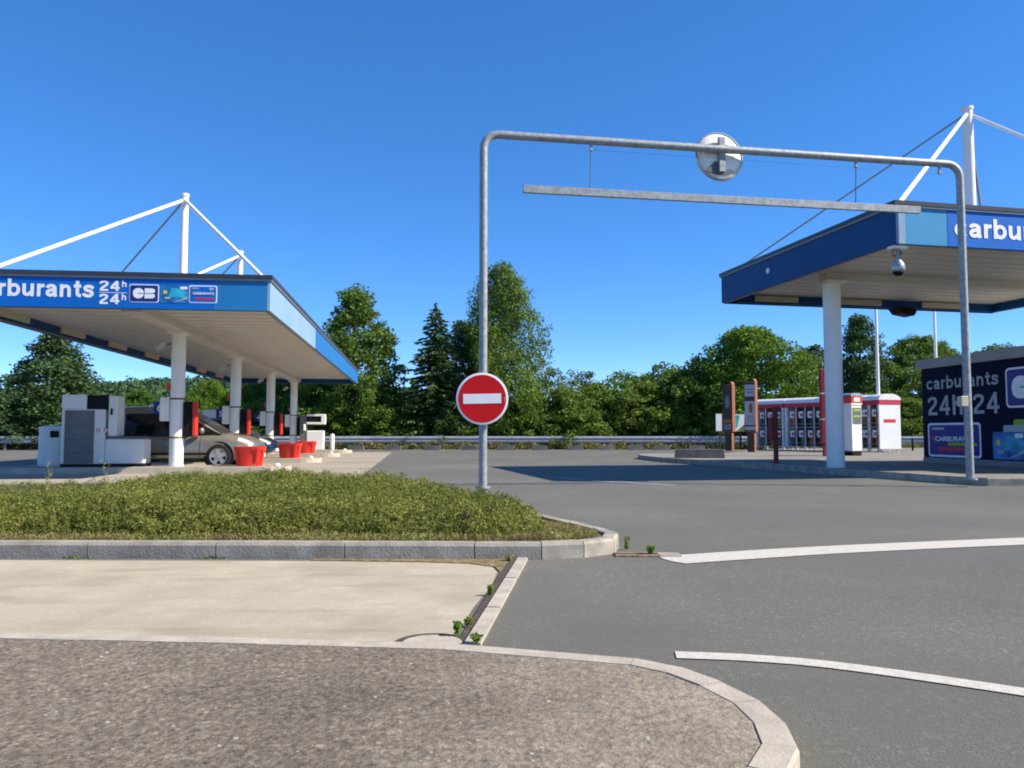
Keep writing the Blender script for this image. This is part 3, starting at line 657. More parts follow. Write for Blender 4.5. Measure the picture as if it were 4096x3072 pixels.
for k, (u, s) in enumerate(colsL):
    make_island(k, s)
    x, y = LW(u, s)
    column_box((x, y, 0.14), BLU[k], 'service panel strapped to the column of the pump island ' + ISL[k])
    if k < 3:
        px, py = LW(u - 0.55, s + 0.50)
        number_plate((px, py, 0.143), BLU[k], 'blue pump number sign reading %s on an arm of the canopy column' % BLU[k])
        px, py = LW(u - 1.66, s + 0.1)
        make_pump('white and grey fuel pump on the pump island ' + ISL[k], (px, py, 0.143))
        px, py = LW(u + (1.75, 1.75, 1.45)[k], s - 0.05)
        planter((px, py, 0.143), 'ribbed red plastic planter at the end of the pump island ' + ISL[k], TH + (0.05, -0.1, 0.2)[k])
    px, py = LW(u + 2.42, s - 0.1)
    o = MB().lathe([(0.08, 0.0), (0.08, 0.015), (0.062, 0.045), (0.03, 0.062), (0.005, 0.067)], n=14).build('island_stud', 'white', loc=(px, py, 0.143), smooth=True)
    tag(o, 'white domed stud on the end of the pump island ' + ISL[k], 'stud', 'domed studs on the islands')
# far pump with open white display head
px, py = LW(1.15, 22.5)
t = thing('fuel_pump', 'sunlit white fuel pump with a framed display head and low cabinet', 'fuel pump', (px, py, 0.143), TH)
MB().box(-0.62, -0.30, -0.2, 0.2, 0.0, 1.62, 0.02).build('tower', 'pump_grey', t)
MB().box(-0.299, 0.50, -0.22, 0.22, 0.0, 0.92, 0.03).build('nozzle_cabinet', 'white', t)
h_ = MB()
h_.box(-0.299, 0.55, -0.24, 0.2, 1.22, 1.32, 0.01); h_.box(-0.299, 0.55, -0.24, 0.2, 1.60, 1.70, 0.01); h_.box(0.38, 0.56, -0.242, 0.198, 1.323, 1.597)
h_.build('display_frame', 'white', t); MB().box(-0.29, 0.379, -0.20, 0.15, 1.325, 1.595).build('display', 'black', t)
MB().lathe([(0.06, 0.93), (0.06, 1.20), (0.03, 1.22)], (-0.40, -0.26, 0), 10).build('nozzle', 'white', t)
MB().box(-0.47, -0.33, -0.27, -0.20, 0.92, 0.96).build('nozzle_shelf', 'green', t)
px, py = LW(2.05, 22.3)
o = MB().lathe([(0.10, 0), (0.10, 0.72), (0.07, 0.76), (0.02, 0.77)], n=16).build('bollard', 'white', loc=(px, py, 0.143), auto=40); tag(o, 'white bollard beside the sunlit fuel pump with framed display', 'bollard')
# bins
def bin_(loc, rz, label, mat):
    t = thing('litter_bin', label, 'litter bin', loc, rz, 'white litter bins by the pumps'); t.scale = (0.84, 0.84, 1.0)
    MB().lathe([(0.36, 0.0), (0.40, 0.05), (0.37, 0.90), (0.40, 0.905), (0.40, 0.95), (0.30, 0.98), (0.05, 0.99)], n=28, sx=1, sy=0.8).build('body', mat, t, auto=40)
    MB().box(0.05, 0.28, -0.335, -0.28, 0.70, 0.86, 0.01).build('slot', 'black', t)
bx, by = LW(-2.92, 4.6); bin_((bx, by, 0.143), TH, 'white litter bin with a black slot at the end of the island', 'white_old')
bx, by = LW(-2.72, 5.4); bin_((bx, by, 0.004), TH + 0.5, 'white litter bin standing behind the first bin by the pump', 'white')
# floodlights on the column heads
for k, (u, s) in enumerate(colsL):
    x, y = LW(u, s)
    t = thing('canopy_floodlight', 'small floodlight bracketed to the column head above pump island ' + ISL[k], 'floodlight', (x, y, 3.05), TH, 'floodlights on the column heads')
    MB().tube([(-0.14, 0, 0.10), (-0.30, -0.05, 0.06)], 0.02, 6).build('bracket', 'rust', t)
    MB().vprism([(-0.48, -0.10), (-0.28, 0.0), (-0.26, 0.10), (-0.36, 0.12), (-0.50, -0.02)], -0.14, 0.02).build('lamp_head', 'silver', t)

# ------------------------------------------------------------------ cars
def car(label, loc, rz, paint, L, H, hood_z, group, mpv=True):
    t = thing('parked_car', label, 'car', loc, rz, group)
    W = 0.89
    cx = [-L / 2, -L / 2 + 0.05, -L / 2 + 0.25, -L / 2 + 0.7, -0.6, 0.5, 1.2, L / 2 - 0.75, L / 2 - 0.40, L / 2 - 0.15, L / 2 - 0.04, L / 2]
    ct = [0.70, 0.86, 0.95, 0.97, 0.95, 0.935, 0.945, hood_z - 0.02, hood_z - 0.10, hood_z - 0.22, hood_z - 0.33, hood_z - 0.45]
    cb = [0.40, 0.30, 0.23, 0.20, 0.19, 0.19, 0.19, 0.20, 0.21, 0.23, 0.28, 0.36]
    cw = [0.60, 0.74, 0.83, 0.875, W, W, W, 0.88, 0.84, 0.74, 0.62, 0.45]
    def smooth1(xq, ys):
        acc = 0
        for d in (-0.09, -0.045, 0, 0.045, 0.09): acc = acc + np.interp(np.clip(xq + d * np.clip((L / 2 - abs(xq)) / 0.3, 0, 1), -L / 2, L / 2), cx, ys)
        return acc / 5
    def spow(v, e): return math.copysign(abs(v) ** e, v)
    def bsurf(x, th, off=0.0):
        w = float(smooth1(x, cw)) + off; zt = float(smooth1(x, ct)) + off; zb_ = float(smooth1(x, cb)) - off
        c, s_ = math.cos(th), math.sin(th); zc = zb_ + (zt - zb_) * 0.42
        z = zc + (zt - zc if s_ > 0 else zc - zb_) * spow(s_, 0.50)
        return (x, w * spow(c, 0.42) * (1 - 0.035 * max(0, s_)), z)
    gh = [(-L / 2 + 0.14, 0.0), (-L / 2 + 0.32, 0.55), (-L / 2 + 0.55, 0.86), (-1.25, 0.97), (-0.35, 1.0), (-0.05, 0.985), (0.20, 0.92), (0.62, 0.64), (1.30, 0.0)]
    def gsurf(x, th, off=0.0):
        f = float(np.interp(x, [a for a, b in gh], [b for a, b in gh])); f = max(0.002, f)
        h = f * (H - 0.90); wb_ = 0.80 - 0.10 * (1 - f); wt_ = 0.80 - 0.19 * f
        c, s_ = math.cos(th), math.sin(th); sz = abs(s_) ** 0.42
        w = wb_ + (wt_ - wb_) * sz
        return (x, (w + off) * spow(c, 0.36), 0.90 + (h + off) * sz)
    def patch(fn, x0, x1, t0, t1, nx, nt, off, name, mat, closed=False, thick=0.0):
        xs_ = np.linspace(x0, x1, nx); th = np.linspace(R(t0), R(t1), nt)
        vs = [fn(float(a), float(b), off) for a in xs_ for b in th]
        fs = [(i * nt + q, i * nt + q + 1, i * nt + nt + q + 1, i * nt + nt + q) for i in range(nx - 1) for q in range(nt - 1)]
        if closed:
            fs += [tuple(range(nt - 1, -1, -1)), tuple(range((nx - 1) * nt, nx * nt))]
        o = MB().add(vs, fs).build(name, mat, t, auto=45)
        return o
    xs_all = np.concatenate
    patch(bsurf, -L / 2, L / 2, -180, 180, 90, 65, 0.0, 'body', paint, True)
    patch(gsurf, gh[0][0], gh[-1][0], 0, 180, 60, 41, 0.0, 'glasshouse', 'glass', True)
    patch(gsurf, -L / 2 + 0.40, 0.12, 28, 152, 30, 25, 0.012, 'roof', paint)
    patch(gsurf, -L / 2 + 0.16, -L / 2 + 0.50, 3, 42, 10, 10, 0.013, 'pillar', paint); patch(gsurf, -L / 2 + 0.16, -L / 2 + 0.50, 138, 177, 10, 10, 0.013, 'pillar', paint)
    for a0, a1 in ((26, 48), (132, 154)): patch(gsurf, 0.06, 1.28, a0, a1, 24, 8, 0.012, 'pillar', paint)
    for a0, a1 in ((2, 40), (140, 178)):
        patch(gsurf, -0.18, -0.08, a0, a1, 4, 10, 0.010, 'pillar', 'black'); patch(gsurf, -1.28, -1.16, a0, a1, 4, 10, 0.010, 'pillar', paint)
    for a0, a1 in ((22, 48), (132, 158)): patch(bsurf, L / 2 - 0.46, L / 2 - 0.10, a0, a1, 12, 10, 0.008, 'headlight', 'lamp')
    patch(bsurf, L / 2 - 0.62, L / 2 - 0.60, 55, 125, 3, 12, 0.003, 'bonnet_seam', 'black')
    for xd in (0.80, -0.12, -1.18):
        for a0, a1 in ((-25, 33), (147, 205)): patch(bsurf, xd - 0.005, xd + 0.005, a0, a1, 2, 14, 0.003, 'door_seam', 'black')
    # pillars and side trim
    for sg in (-1, 1):
        MB().box(-1.0, 1.0, sg * W - 0.012, sg * W + 0.012, 0.38, 0.43).build('side_moulding', 'black', t)
        MB().box(-0.95, 0.95, sg * (W * 0.955) - 0.02, sg * (W * 0.955) + 0.02, 0.185, 0.25).build('sill', 'black', t)
        for x in (0.10, -1.0): MB().box(x - 0.09, x + 0.09, sg * (W - 0.005) - 0.014, sg * (W - 0.005) + 0.014, 0.80, 0.825).build('door_handle', paint, t)
        MB().lathe([(0.02, -0.05), (0.09, 0), (0.10, 0.05), (0.06, 0.11), (0.01, 0.12)], (0.86, sg * 0.93, 0.97), 12, sx=0.7, sy=1.1).build('wing_mirror', paint, t, smooth=True)
        for wx in (L / 2 - 0.92, -L / 2 + 0.80):
            a = MB().lathe([(0.385, -0.02), (0.385, 0.035), (0.05, 0.036)], n=28).build('wheel_arch', 'black', t, loc=(wx, sg * (W - 0.05), 0.345)); a.rotation_euler = (R(90 if sg < 0 else -90), 0, 0)
            w = MB().lathe([(0.20, -0.10), (0.30, -0.10), (0.325, -0.07), (0.33, 0), (0.325, 0.07), (0.30, 0.085), (0.225, 0.085), (0.22, 0.05), (0.03, 0.05)], n=32).build('wheel', 'tyre', t, loc=(wx, sg * (W - 0.075), 0.33), auto=40); w.rotation_euler = (R(90 if sg < 0 else -90), 0, 0)
            rim = MB().lathe([(0.222, 0.051), (0.222, 0.088), (0.195, 0.080), (0.195, 0.052)], n=28).build('rim', 'alloy', w, auto=40)
            for q in range(5):
                a = q * 1.2566 + 0.4; c, s_ = math.cos(a), math.sin(a)
                pts = [(0.02, -0.045), (0.20, -0.055), (0.20, 0.055), (0.02, 0.045)]
                MB().prism([(c * u - s_ * v, s_ * u + c * v) for u, v in pts], 0.055, 0.075).build('spoke', 'alloy', w)
            MB().lathe([(0.06, 0.05), (0.06, 0.085), (0.02, 0.09)], n=14).build('hub_cap', 'alloy', w)
    MB().box(L / 2 - 0.10, L / 2 + 0.01, -0.36, 0.36, 0.40, 0.47, 0.02).build('grille', 'black', t)
    MB().box(L / 2 - 0.02, L / 2 + 0.012, -0.26, 0.26, 0.30, 0.40).build('number_plate', 'sign_white', t)
    MB().box(-L / 2 + 0.02, -L / 2 + 0.10, -0.7, -0.52, 0.70, 0.98, 0.02).build('tail_light', 'red', t); MB().box(-L / 2 + 0.02, -L / 2 + 0.10, 0.52, 0.7, 0.70, 0.98, 0.02).build('tail_light', 'red', t)
    return t
car('beige grey people carrier refuelling between the first two pump islands', (-9.0, 21.72, 0.004), TH - 0.05, 'car_grey', 4.40, 1.66, 0.97, 'cars at the pumps')
car('dark blue hatchback waiting behind the beige grey people carrier', (-10.45, 28.6, 0.004), TH - 0.06, 'car_blue', 4.10, 1.48, 0.90, 'cars at the pumps')

# ------------------------------------------------------------------ gantry, mirror, no entry sign
GA = Vector((-0.46, 12.7, 0)); GB = Vector((8.10, 14.2, 0)); GD = (GB - GA); GL = GD.length; GR = math.atan2(GD.y, GD.x)
GZ = 5.80; pr = 0.066
g = thing('height_gantry', 'galvanised tube height limit gantry spanning the lane with a hanging bar', 'gantry', (GA.x, GA.y, 0), GR)
path = [(0, 0, 0.02), (0, 0, GZ - 0.25)]
for k in range(1, 7): a = R(180 - 15 * k); path.append((0.25 + 0.25 * math.cos(a), 0, GZ - 0.25 + 0.25 * math.sin(a)))
for k in range(0, 6): a = R(90 - 15 * k); path.append((GL - 0.25 + 0.25 * math.cos(a), 0, GZ - 0.25 + 0.25 * math.sin(a)))
path += [(GL, 0, GZ - 0.25), (GL, 0, IZ - 0.02)]
MB().tube(path, pr, 16).build('tube_frame', 'galv', g, auto=50)
for x in (0, GL):
    zb_ = 0.1 if x == 0 else IZ
    MB().lathe([(0.12, zb_ - 0.02), (0.12, zb_ + 0.012)], (x, 0, 0), 12).build('base_plate', 'galv', g)
bar = MB().box(0.075 * GL, 0.905 * GL, -0.03, 0.03, 4.86, 4.985, 0.004).build('clearance_bar', 'galv', g)
for tt in (0.207, 0.763):
    x = tt * GL
    MB().box(x - 0.022, x + 0.022, -0.022, 0.022, GZ - pr - 0.11, GZ - pr + 0.02, 0.006).build('hook', 'galv', g)
    MB().tube([(x, 0, GZ - pr - 0.10), (x - 0.02, 0, 5.05), (x - 0.03, 0, 4.98)], 0.008, 6).build('wire', 'wire', g)
x = 0.953 * GL
MB().box(x - 0.022, x + 0.022, -0.022, 0.022, GZ - pr - 0.13, GZ - pr + 0.02, 0.006).build('hook', 'galv', g)
MB().tube([(0.207 * GL, 0, GZ - pr - 0.09), (0.5 * GL, 0, GZ - pr - 0.10), (x, 0, GZ - pr - 0.12)], 0.0018, 5).build('wire', 'wire', g)
MB().box(GL - 0.19, GL - 0.05, -0.09, 0.03, 1.42, 1.60, 0.008).build('control_box', 'beige', g)
# mirror, its white back towards the lane entrance
mx = GA + GD * 0.472
t = thing('traffic_mirror', 'round convex traffic mirror clamped to the gantry tube, white back showing', 'mirror', (mx.x, mx.y + 0.14, GZ - 0.08), R(12)); t.scale = (1.17, 1, 1.17)
body = MB().lathe([(0.375, -0.02), (0.375, 0.02), (0.355, 0.035), (0.345, 0.018)], n=40).build('rim', 'silver', t, auto=40); body.rotation_euler = (R(84), 0, 0)
back = MB().lathe([(0.352, 0.0), (0.352, 0.022), (0.20, 0.045), (0.02, 0.05)], n=40).build('back_shell', 'white', t, smooth=True); back.rotation_euler = (R(84), 0, 0)
face = MB().lathe([(0.352, -0.001), (0.25, -0.03), (0.02, -0.045)], n=40).build('mirror_face', 'silver', t, smooth=True); face.rotation_euler = (R(84), 0, 0)
MB().box(-0.05, 0.05, -0.13, -0.055, -0.26, 0.26, 0.006).build('bracket', 'galv', t)
MB().box(-0.19, 0.19, -0.075, -0.045, 0.12, 0.16).build('bracket_arm', 'wire', t)
MB().vprism([(-0.25, -0.26), (-0.10, -0.10), (-0.06, -0.10), (-0.06, -0.24), (0.06, -0.24), (0.06, -0.21), (0.20, -0.215), (0.20, -0.245), (0.06, -0.30), (-0.06, -0.30)], -0.08, -0.045).build('bracket_arm', 'wire', t)
MB().tube([(-0.12, -0.10, 0.062), (0.12, -0.10, 0.062)], 0.02, 8).build('clamp', 'galv', t)
# no entry sign
t = thing('no_entry_sign', 'round red no entry sign with white bar on the gantry post', 'sign', (GA.x - 0.01, GA.y - 0.10, 1.49), R(2))
sg_ = MB().lathe([(0.412, -0.008), (0.412, 0.012), (0.405, 0.014), (0.03, 0.014)], n=56).build('disc', 'sign_white', t, auto=40); sg_.rotation_euler = (R(90), 0, 0)
rd = MB().lathe([(0.378, 0.0145), (0.378, 0.0165), (0.02, 0.0165)], n=56).build('red_field', 'red_sign', t); rd.rotation_euler = (R(90), 0, 0)
wb = MB().box(-0.30, 0.30, -0.0205, -0.0175, -0.077, 0.077).build('white_bar', 'sign_white', t); wb.rotation_euler = (0, R(-1.2), 0)
MB().add([(0.345, -0.0185, 0.02), (0.357, -0.0185, 0.03), (0.362, -0.0185, -0.06), (0.352, -0.0185, -0.02)], [(0, 3, 2, 1)]).build('scratch', 'grey_panel', t)
for z in (-0.2, 0.2): MB().box(-0.09, 0.09, 0.009, 0.18, z - 0.02, z + 0.02).build('clamp', 'galv', t)

# ------------------------------------------------------------------ right canopy
TR = R(12.0); RX, RY = 7.25, 14.85
ZB2, ZT2 = 4.50, 5.28
def RW(u, s): return (RX + math.cos(TR) * u - math.sin(TR) * s, RY + math.sin(TR) * u + math.cos(TR) * s)
W2, L2 = 8.6, 6.95
mu, ms = 4.86, 3.55
canR = canopy('fuel_canopy', 'tall blue fuel canopy over the navy kiosk with a dome camera at its corner', (RX, RY, 0), TR, 0, W2, L2, ZB2, ZT2, [(1.12, 3.75), (7.6, 3.75)], 0.20, [(0.9, 7.8, 3.6, 3.9)], 8.95,
              [(mu, ms, 0.135, [(0.15, 0.15, 0.05, 'white'), (0.15, L2 - 0.15, 0.022, 'stay'), (W2 - 0.15, 0.15, 0.04, 'white'), (W2 - 0.15, L2 - 0.15, 0.03, 'stay')])], 0.22, 'fuel canopies', IZ)
MB().box(-0.055, 0.0, -0.055, L2 + 0.055, ZB2, ZT2 - 0.05).build('fascia', 'blue_shaded', canR)
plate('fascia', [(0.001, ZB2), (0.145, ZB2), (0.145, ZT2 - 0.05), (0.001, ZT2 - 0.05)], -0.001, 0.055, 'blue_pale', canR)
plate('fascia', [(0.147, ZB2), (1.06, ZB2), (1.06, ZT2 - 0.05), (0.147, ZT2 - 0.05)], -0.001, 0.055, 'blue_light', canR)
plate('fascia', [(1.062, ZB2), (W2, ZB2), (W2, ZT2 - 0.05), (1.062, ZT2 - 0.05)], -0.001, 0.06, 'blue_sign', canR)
MB().box(W2, W2 + 0.055, -0.055, L2 + 0.055, ZB2, ZT2 - 0.05).build('fascia', 'blue_shaded', canR)
MB().box(0.001, W2 - 0.001, L2 + 0.001, L2 + 0.055, ZB2 - 0.02, ZT2 - 0.05).build('fascia', 'blue_shaded', canR)
MB().box(0.25, W2 - 0.25, L2 - 0.25, L2 - 0.18, ZB2 - 0.02, ZB2 + 0.40).build('inner_fascia', 'blue_shaded', canR)
MB().box(W2 - 0.25, W2 - 0.18, 0.25, L2 - 0.26, ZB2 - 0.02, ZB2 + 0.40).build('inner_fascia', 'blue_shaded', canR)
for a in ((0.03, W2 - 0.03, 0.001, 0.05), (0.0, 0.05, 0.051, L2 - 0.06)): MB().box(*a, ZB2 - 0.012, ZB2 + 0.02).build('soffit_trim', 'gutter_edge', canR)
for k in range(3): MB().box(0.75 + k * 2.6, 2.05 + k * 2.6, L2 - 0.32, L2 - 0.251, ZB2 + 0.02, ZB2 + 0.18, 0.012).build('light_box', 'beige', canR)
bold_lettering('carburants', 1.19, ZB2 + 0.19, 0.385, -0.064, 'sign_white', canR, width=2.95)
card_set(canR, -0.064, 4.7, ZB2 + 0.14, 0.7, 0.46, 'cb'); card_set(canR, -0.064, 5.5, ZB2 + 0.14, 0.7, 0.46, 'wave'); card_set(canR, -0.064, 6.3, ZB2 + 0.14, 0.7, 0.46, 'card')
o = MB().lathe([(0.075, 0), (0.07, 0.02), (0.02, 0.03)], n=14).build('fascia_light', 'white_old', canR, loc=(-0.056, 4.55, ZB2 + 0.40)); o.rotation_euler = (0, R(-90), 0)
# dome camera
x, y = RW(0.10, 0.12)
t = thing('dome_camera', 'silver dome security camera hanging from the corner of the tall canopy', 'security camera', (x, y, ZB2 - 0.02), TR)
MB().box(-0.16, 0.16, -0.10, 0.10, -0.05, 0.008, 0.01).build('mount_plate', 'white_old', t)
MB().tube([(0.10 * math.cos(a) , 0.03, -0.11 + 0.07 * math.sin(a)) for a in np.linspace(R(200), R(520), 14)], 0.012, 6).build('cable_loop', 'wire', t)
MB().lathe([(0.035, -0.05), (0.032, -0.22), (0.05, -0.25), (0.115, -0.34), (0.125, -0.42), (0.11, -0.48)], n=20).build('housing', 'silver', t, smooth=True)
MB().lathe([(0.108, -0.481), (0.09, -0.52), (0.05, -0.55), (0.01, -0.56)], n=20).build('dome', 'black', t, smooth=True)
x, y = RW(5.35, L2 - 0.22)
t = thing('canopy_floodlight', 'dark floodlight under the far edge of the tall canopy', 'floodlight', (x, y, ZB2 - 0.02), TR)
MB().vprism([(-0.30, 0), (-0.16, -0.16), (0.24, -0.22), (0.32, -0.12), (0.30, 0)], -0.2, 0.2).build('lamp_head', 'black', t); MB().box(-0.1, 0.1, -0.05, 0.05, 0, 0.03).build('bracket', 'black', t)

# ------------------------------------------------------------------ kiosk
KA = Vector((11.38, 22.15, 0)); KB = Vector((12.35, 15.4, 0)); KD = KB - KA; KL = KD.length; KR = math.atan2(KD.y, KD.x)
k = thing('payment_kiosk', 'navy kiosk under the tall canopy lettered carburants 24h/24', 'kiosk', (KA.x, KA.y, IZ), KR)
KH = 2.56
MB().box(0, KL, 0, 4.0, 0.0, KH).build('wall', 'navy', k)
MB().box(-0.10, KL + 0.1, -0.12, 4.1, KH + 0.001, KH + 0.26, 0.01).build('parapet', 'parapet', k)
MB().box(-0.004, KL + 0.004, -0.02, -0.001, 0, 0.14).build('skirting', 'gutter_edge', k)
for q in range(1, 5): MB().box(q * KL / 5 - 0.005, q * KL / 5 + 0.005, -0.006, -0.001, 0.15, KH).build('panel_joint', 'black', k)
bold_lettering('carburants', 0.20, 1.98, 0.345, -0.008, 'grey_panel', k, width=2.70, sw=0.11)
bold_lettering('24h/24', 0.22, 1.28, 0.52, -0.008, 'grey_panel', k, width=2.70, sw=0.11)
card_set(k, -0.008, 0.22, 0.17, 2.0, 0.90, 'card2')
card_set(k, -0.008, 3.10, 1.40, 1.5, 0.95, 'cb')
plate('card', rrect(3.30, 4.3, 0.80, 1.12, 0.05), -0.005, 0.004, 'green', k)
plate('card', rrect(2.98, 4.1, 0.45, 0.99, 0.05), -0.010, 0.004, 'grey_panel', k)
card_set(k, -0.016, 2.62, 0.17, 1.02, 0.66, 'wave')
MB().box(-0.06, -0.001, 0.15, 0.35, 1.35, 1.75, 0.01).build('side_light', 'white', k)
MB().box(0.9, 2.0, 1.2, 2.4, KH + 0.26, KH + 0.45, 0.02).build('roof_hatch', 'parapet', k)

# flagpoles
for X, Y, h, lb in ((15.6, 34.0, 7.6, 'slim white flagpole rising behind the gas bottle cages'), (18.9, 35.5, 7.6, 'slim white flagpole rising behind the navy kiosk')):
    t = thing('flagpole', lb, 'flagpole', (X, Y, IZ), 0, 'white flagpoles')
    MB().lathe([(0.085, 0), (0.075, 2), (0.05, h)], n=12).build('pole', 'white', t, auto=40); MB().lathe([(0.06, h), (0.07, h + 0.05), (0.02, h + 0.11)], n=12).build('finial', 'white', t, smooth=True)
    MB().lathe([(0.15, 0), (0.15, 0.03)], n=12).build('base_plate', 'galv', t)

# ------------------------------------------------------------------ right hand street furniture
t = thing('red_post_box', 'slim dark red post with a box beside the white canopy column', 'post', (7.08, 21.5, IZ), R(10))
MB().box(-0.05, 0.05, -0.05, 0.05, 0, 1.47, 0.006).build('post', 'red_dark', t)
MB().box(-0.17, -0.052, -0.09, 0.09, 0.62, 1.22, 0.01).build('box', 'red_dark', t); MB().box(-0.06, 0.06, -0.06, 0.06, 1.471, 1.50).build('cap', 'red_dark', t)
MB().box(-0.11, 0.11, -0.11, 0.11, 0, 0.02).build('base_plate', 'red_dark', t)
t = thing('red_totem', 'tall dark red totem panel behind the white canopy column', 'totem', (10.98, 27.8, IZ), R(5))
MB().box(-0.26, 0.26, -0.08, 0.08, 0.45, 3.02, 0.01).build('panel', 'red_dark', t)
for z in (1.25, 2.15): MB().box(-0.262, 0.262, -0.084, 0.084, z, z + 0.05).build('white_band', 'grey_panel', t)
for x in (-0.15, 0.15): MB().box(x - 0.04, x + 0.04, -0.05, 0.05, 0, 0.45).build('leg', 'red_dark', t)

def totem(loc, rz, label, kind):
    t = thing('information_totem', label, 'totem', loc, rz, 'brown information totems'); t.scale = (0.85, 0.85, 1)
    MB().box(-0.19, 0.19, -0.11, 0.12, 0, 0.86, 0.01).build('base_post', 'brown', t)
    MB().box(-0.18, 0.17, -0.116, -0.111, 0.02, 0.84).build('shaded_base_front', 'brown_dark', t)  # shade on the base front painted as a darker sheet
    MB().vprism([(-0.27, 0.861), (0.27, 0.861), (0.27, 3.0), (0.20, 3.10), (0.15, 3.0), (-0.27, 2.96)], -0.15, 0.15).build('panel', 'brown', t)
    MB().box(-0.268, 0.262, -0.156, -0.151, 0.88, 2.95).build('shaded_front', 'brown_dark', t)  # dark sign sheet with the shade of this face in its colour
    if kind:
        for a, b, m in ((2.35, 2.85, 'grey_panel'), (1.15, 2.15, 'grey_panel'), (0.93, 1.08, 'grey_panel')): MB().box(-0.26, 0.25, -0.162, -0.157, a, b).build('printed_sheet', m, t)
        plate('emblem', [(0.04 + 0.10 * math.cos(a), 1.85 + 0.22 * math.sin(a)) for a in np.linspace(0, 6.0, 12)], -0.163, 0.003, 'brown', t)
        for q in range(5): MB().box(-0.20, 0.20, -0.166, -0.1625, 1.22 + 0.07 * q, 1.25 + 0.07 * q).build('printed_line', 'grey_print', t)
        for q in range(2): MB().box(-0.20, 0.20, -0.166, -0.1625, 2.5 + 0.13 * q, 2.55 + 0.13 * q).build('printed_line', 'grey_print', t)
    else:
        MB().box(-0.26, 0.25, -0.162, -0.157, 1.28, 1.40).build('printed_sheet', 'bottle_orange', t); MB().box(-0.22, 0.20, -0.162, -0.157, 0.95, 1.22).build('printed_sheet', 'grey_print', t)
        plate('emblem', [(0.14 * math.cos(a), 2.2 + 0.3 * math.sin(a)) for a in np.linspace(0, 6.0, 10)], -0.163, 0.003, 'grey_print', t)
totem((9.78, 36.0, IZ), R(-44), 'brown information totem with painted shade on its front and blank upper face', 0)
totem((10.15, 33.9, IZ), R(-40), 'brown information totem with grey printed sheets and emblem', 1)
t = thing('notice_board', 'low notice board with white sheet and teal yellow poster behind the totems', 'notice board', (10.52, 38.6, IZ), R(3))
MB().box(-0.72, 0.70, -0.03, 0.03, 0.85, 1.75, 0.005).build('board', 'brown_dark', t)
MB().box(-0.70, -0.42, -0.04, -0.031, 0.9, 1.72).build('white_sheet', 'sign_white', t)
MB().box(0.16, 0.69, -0.04, -0.031, 0.88, 1.70).build('poster', 'sign_white', t)
MB().vprism([(0.18, 1.0), (0.36, 1.1), (0.48, 1.66), (0.18, 1.66)], -0.046, -0.041).build('poster_print', 'teal', t); MB().vprism([(0.28, 0.90), (0.67, 0.90), (0.67, 1.2)], -0.046, -0.041).build('poster_print', 'yellow', t)
for x in (-0.5, 0.5): MB().box(x - 0.04, x + 0.04, -0.03, 0.03, 0, 0.85).build('leg', 'brown_dark', t)

# air and water machine
t = thing('air_machine', 'white air and water machine with red cap and green panel', 'machine', (12.15, 28.6, IZ), R(24))
MB().box(-0.22, 0.22, -0.20, 0.20, 0, 0.16).build('plinth', 'black', t)
MB().box(-0.25, 0.25, -0.22, 0.22, 0.161, 1.80, 0.02).build('cabinet', 'white', t)
MB().box(-0.19, 0.21, -0.228, -0.221, 1.12, 1.70).build('control_panel', 'pump_grey', t)
for z in (1.58, 1.36): MB().box(-0.16, 0.18, -0.233, -0.229, z, z + 0.07).build('panel_print', 'green', t)
MB().box(-0.27, 0.27, -0.24, 0.24, 1.801, 1.86, 0.01).build('collar', 'white', t)
MB().box(-0.28, 0.28, -0.25, 0.25, 1.861, 2.12, 0.02).build('cap', 'red', t)
MB().box(-0.14, 0.14, -0.256, -0.251, 1.92, 2.06).build('cap_print', 'sign_white', t)
MB().vprism([(-0.30, 2.121), (0.30, 2.121), (0.26, 2.18), (0.12, 2.22), (-0.12, 2.22), (-0.26, 2.18)], -0.26, 0.26).build('roof', 'silver', t)

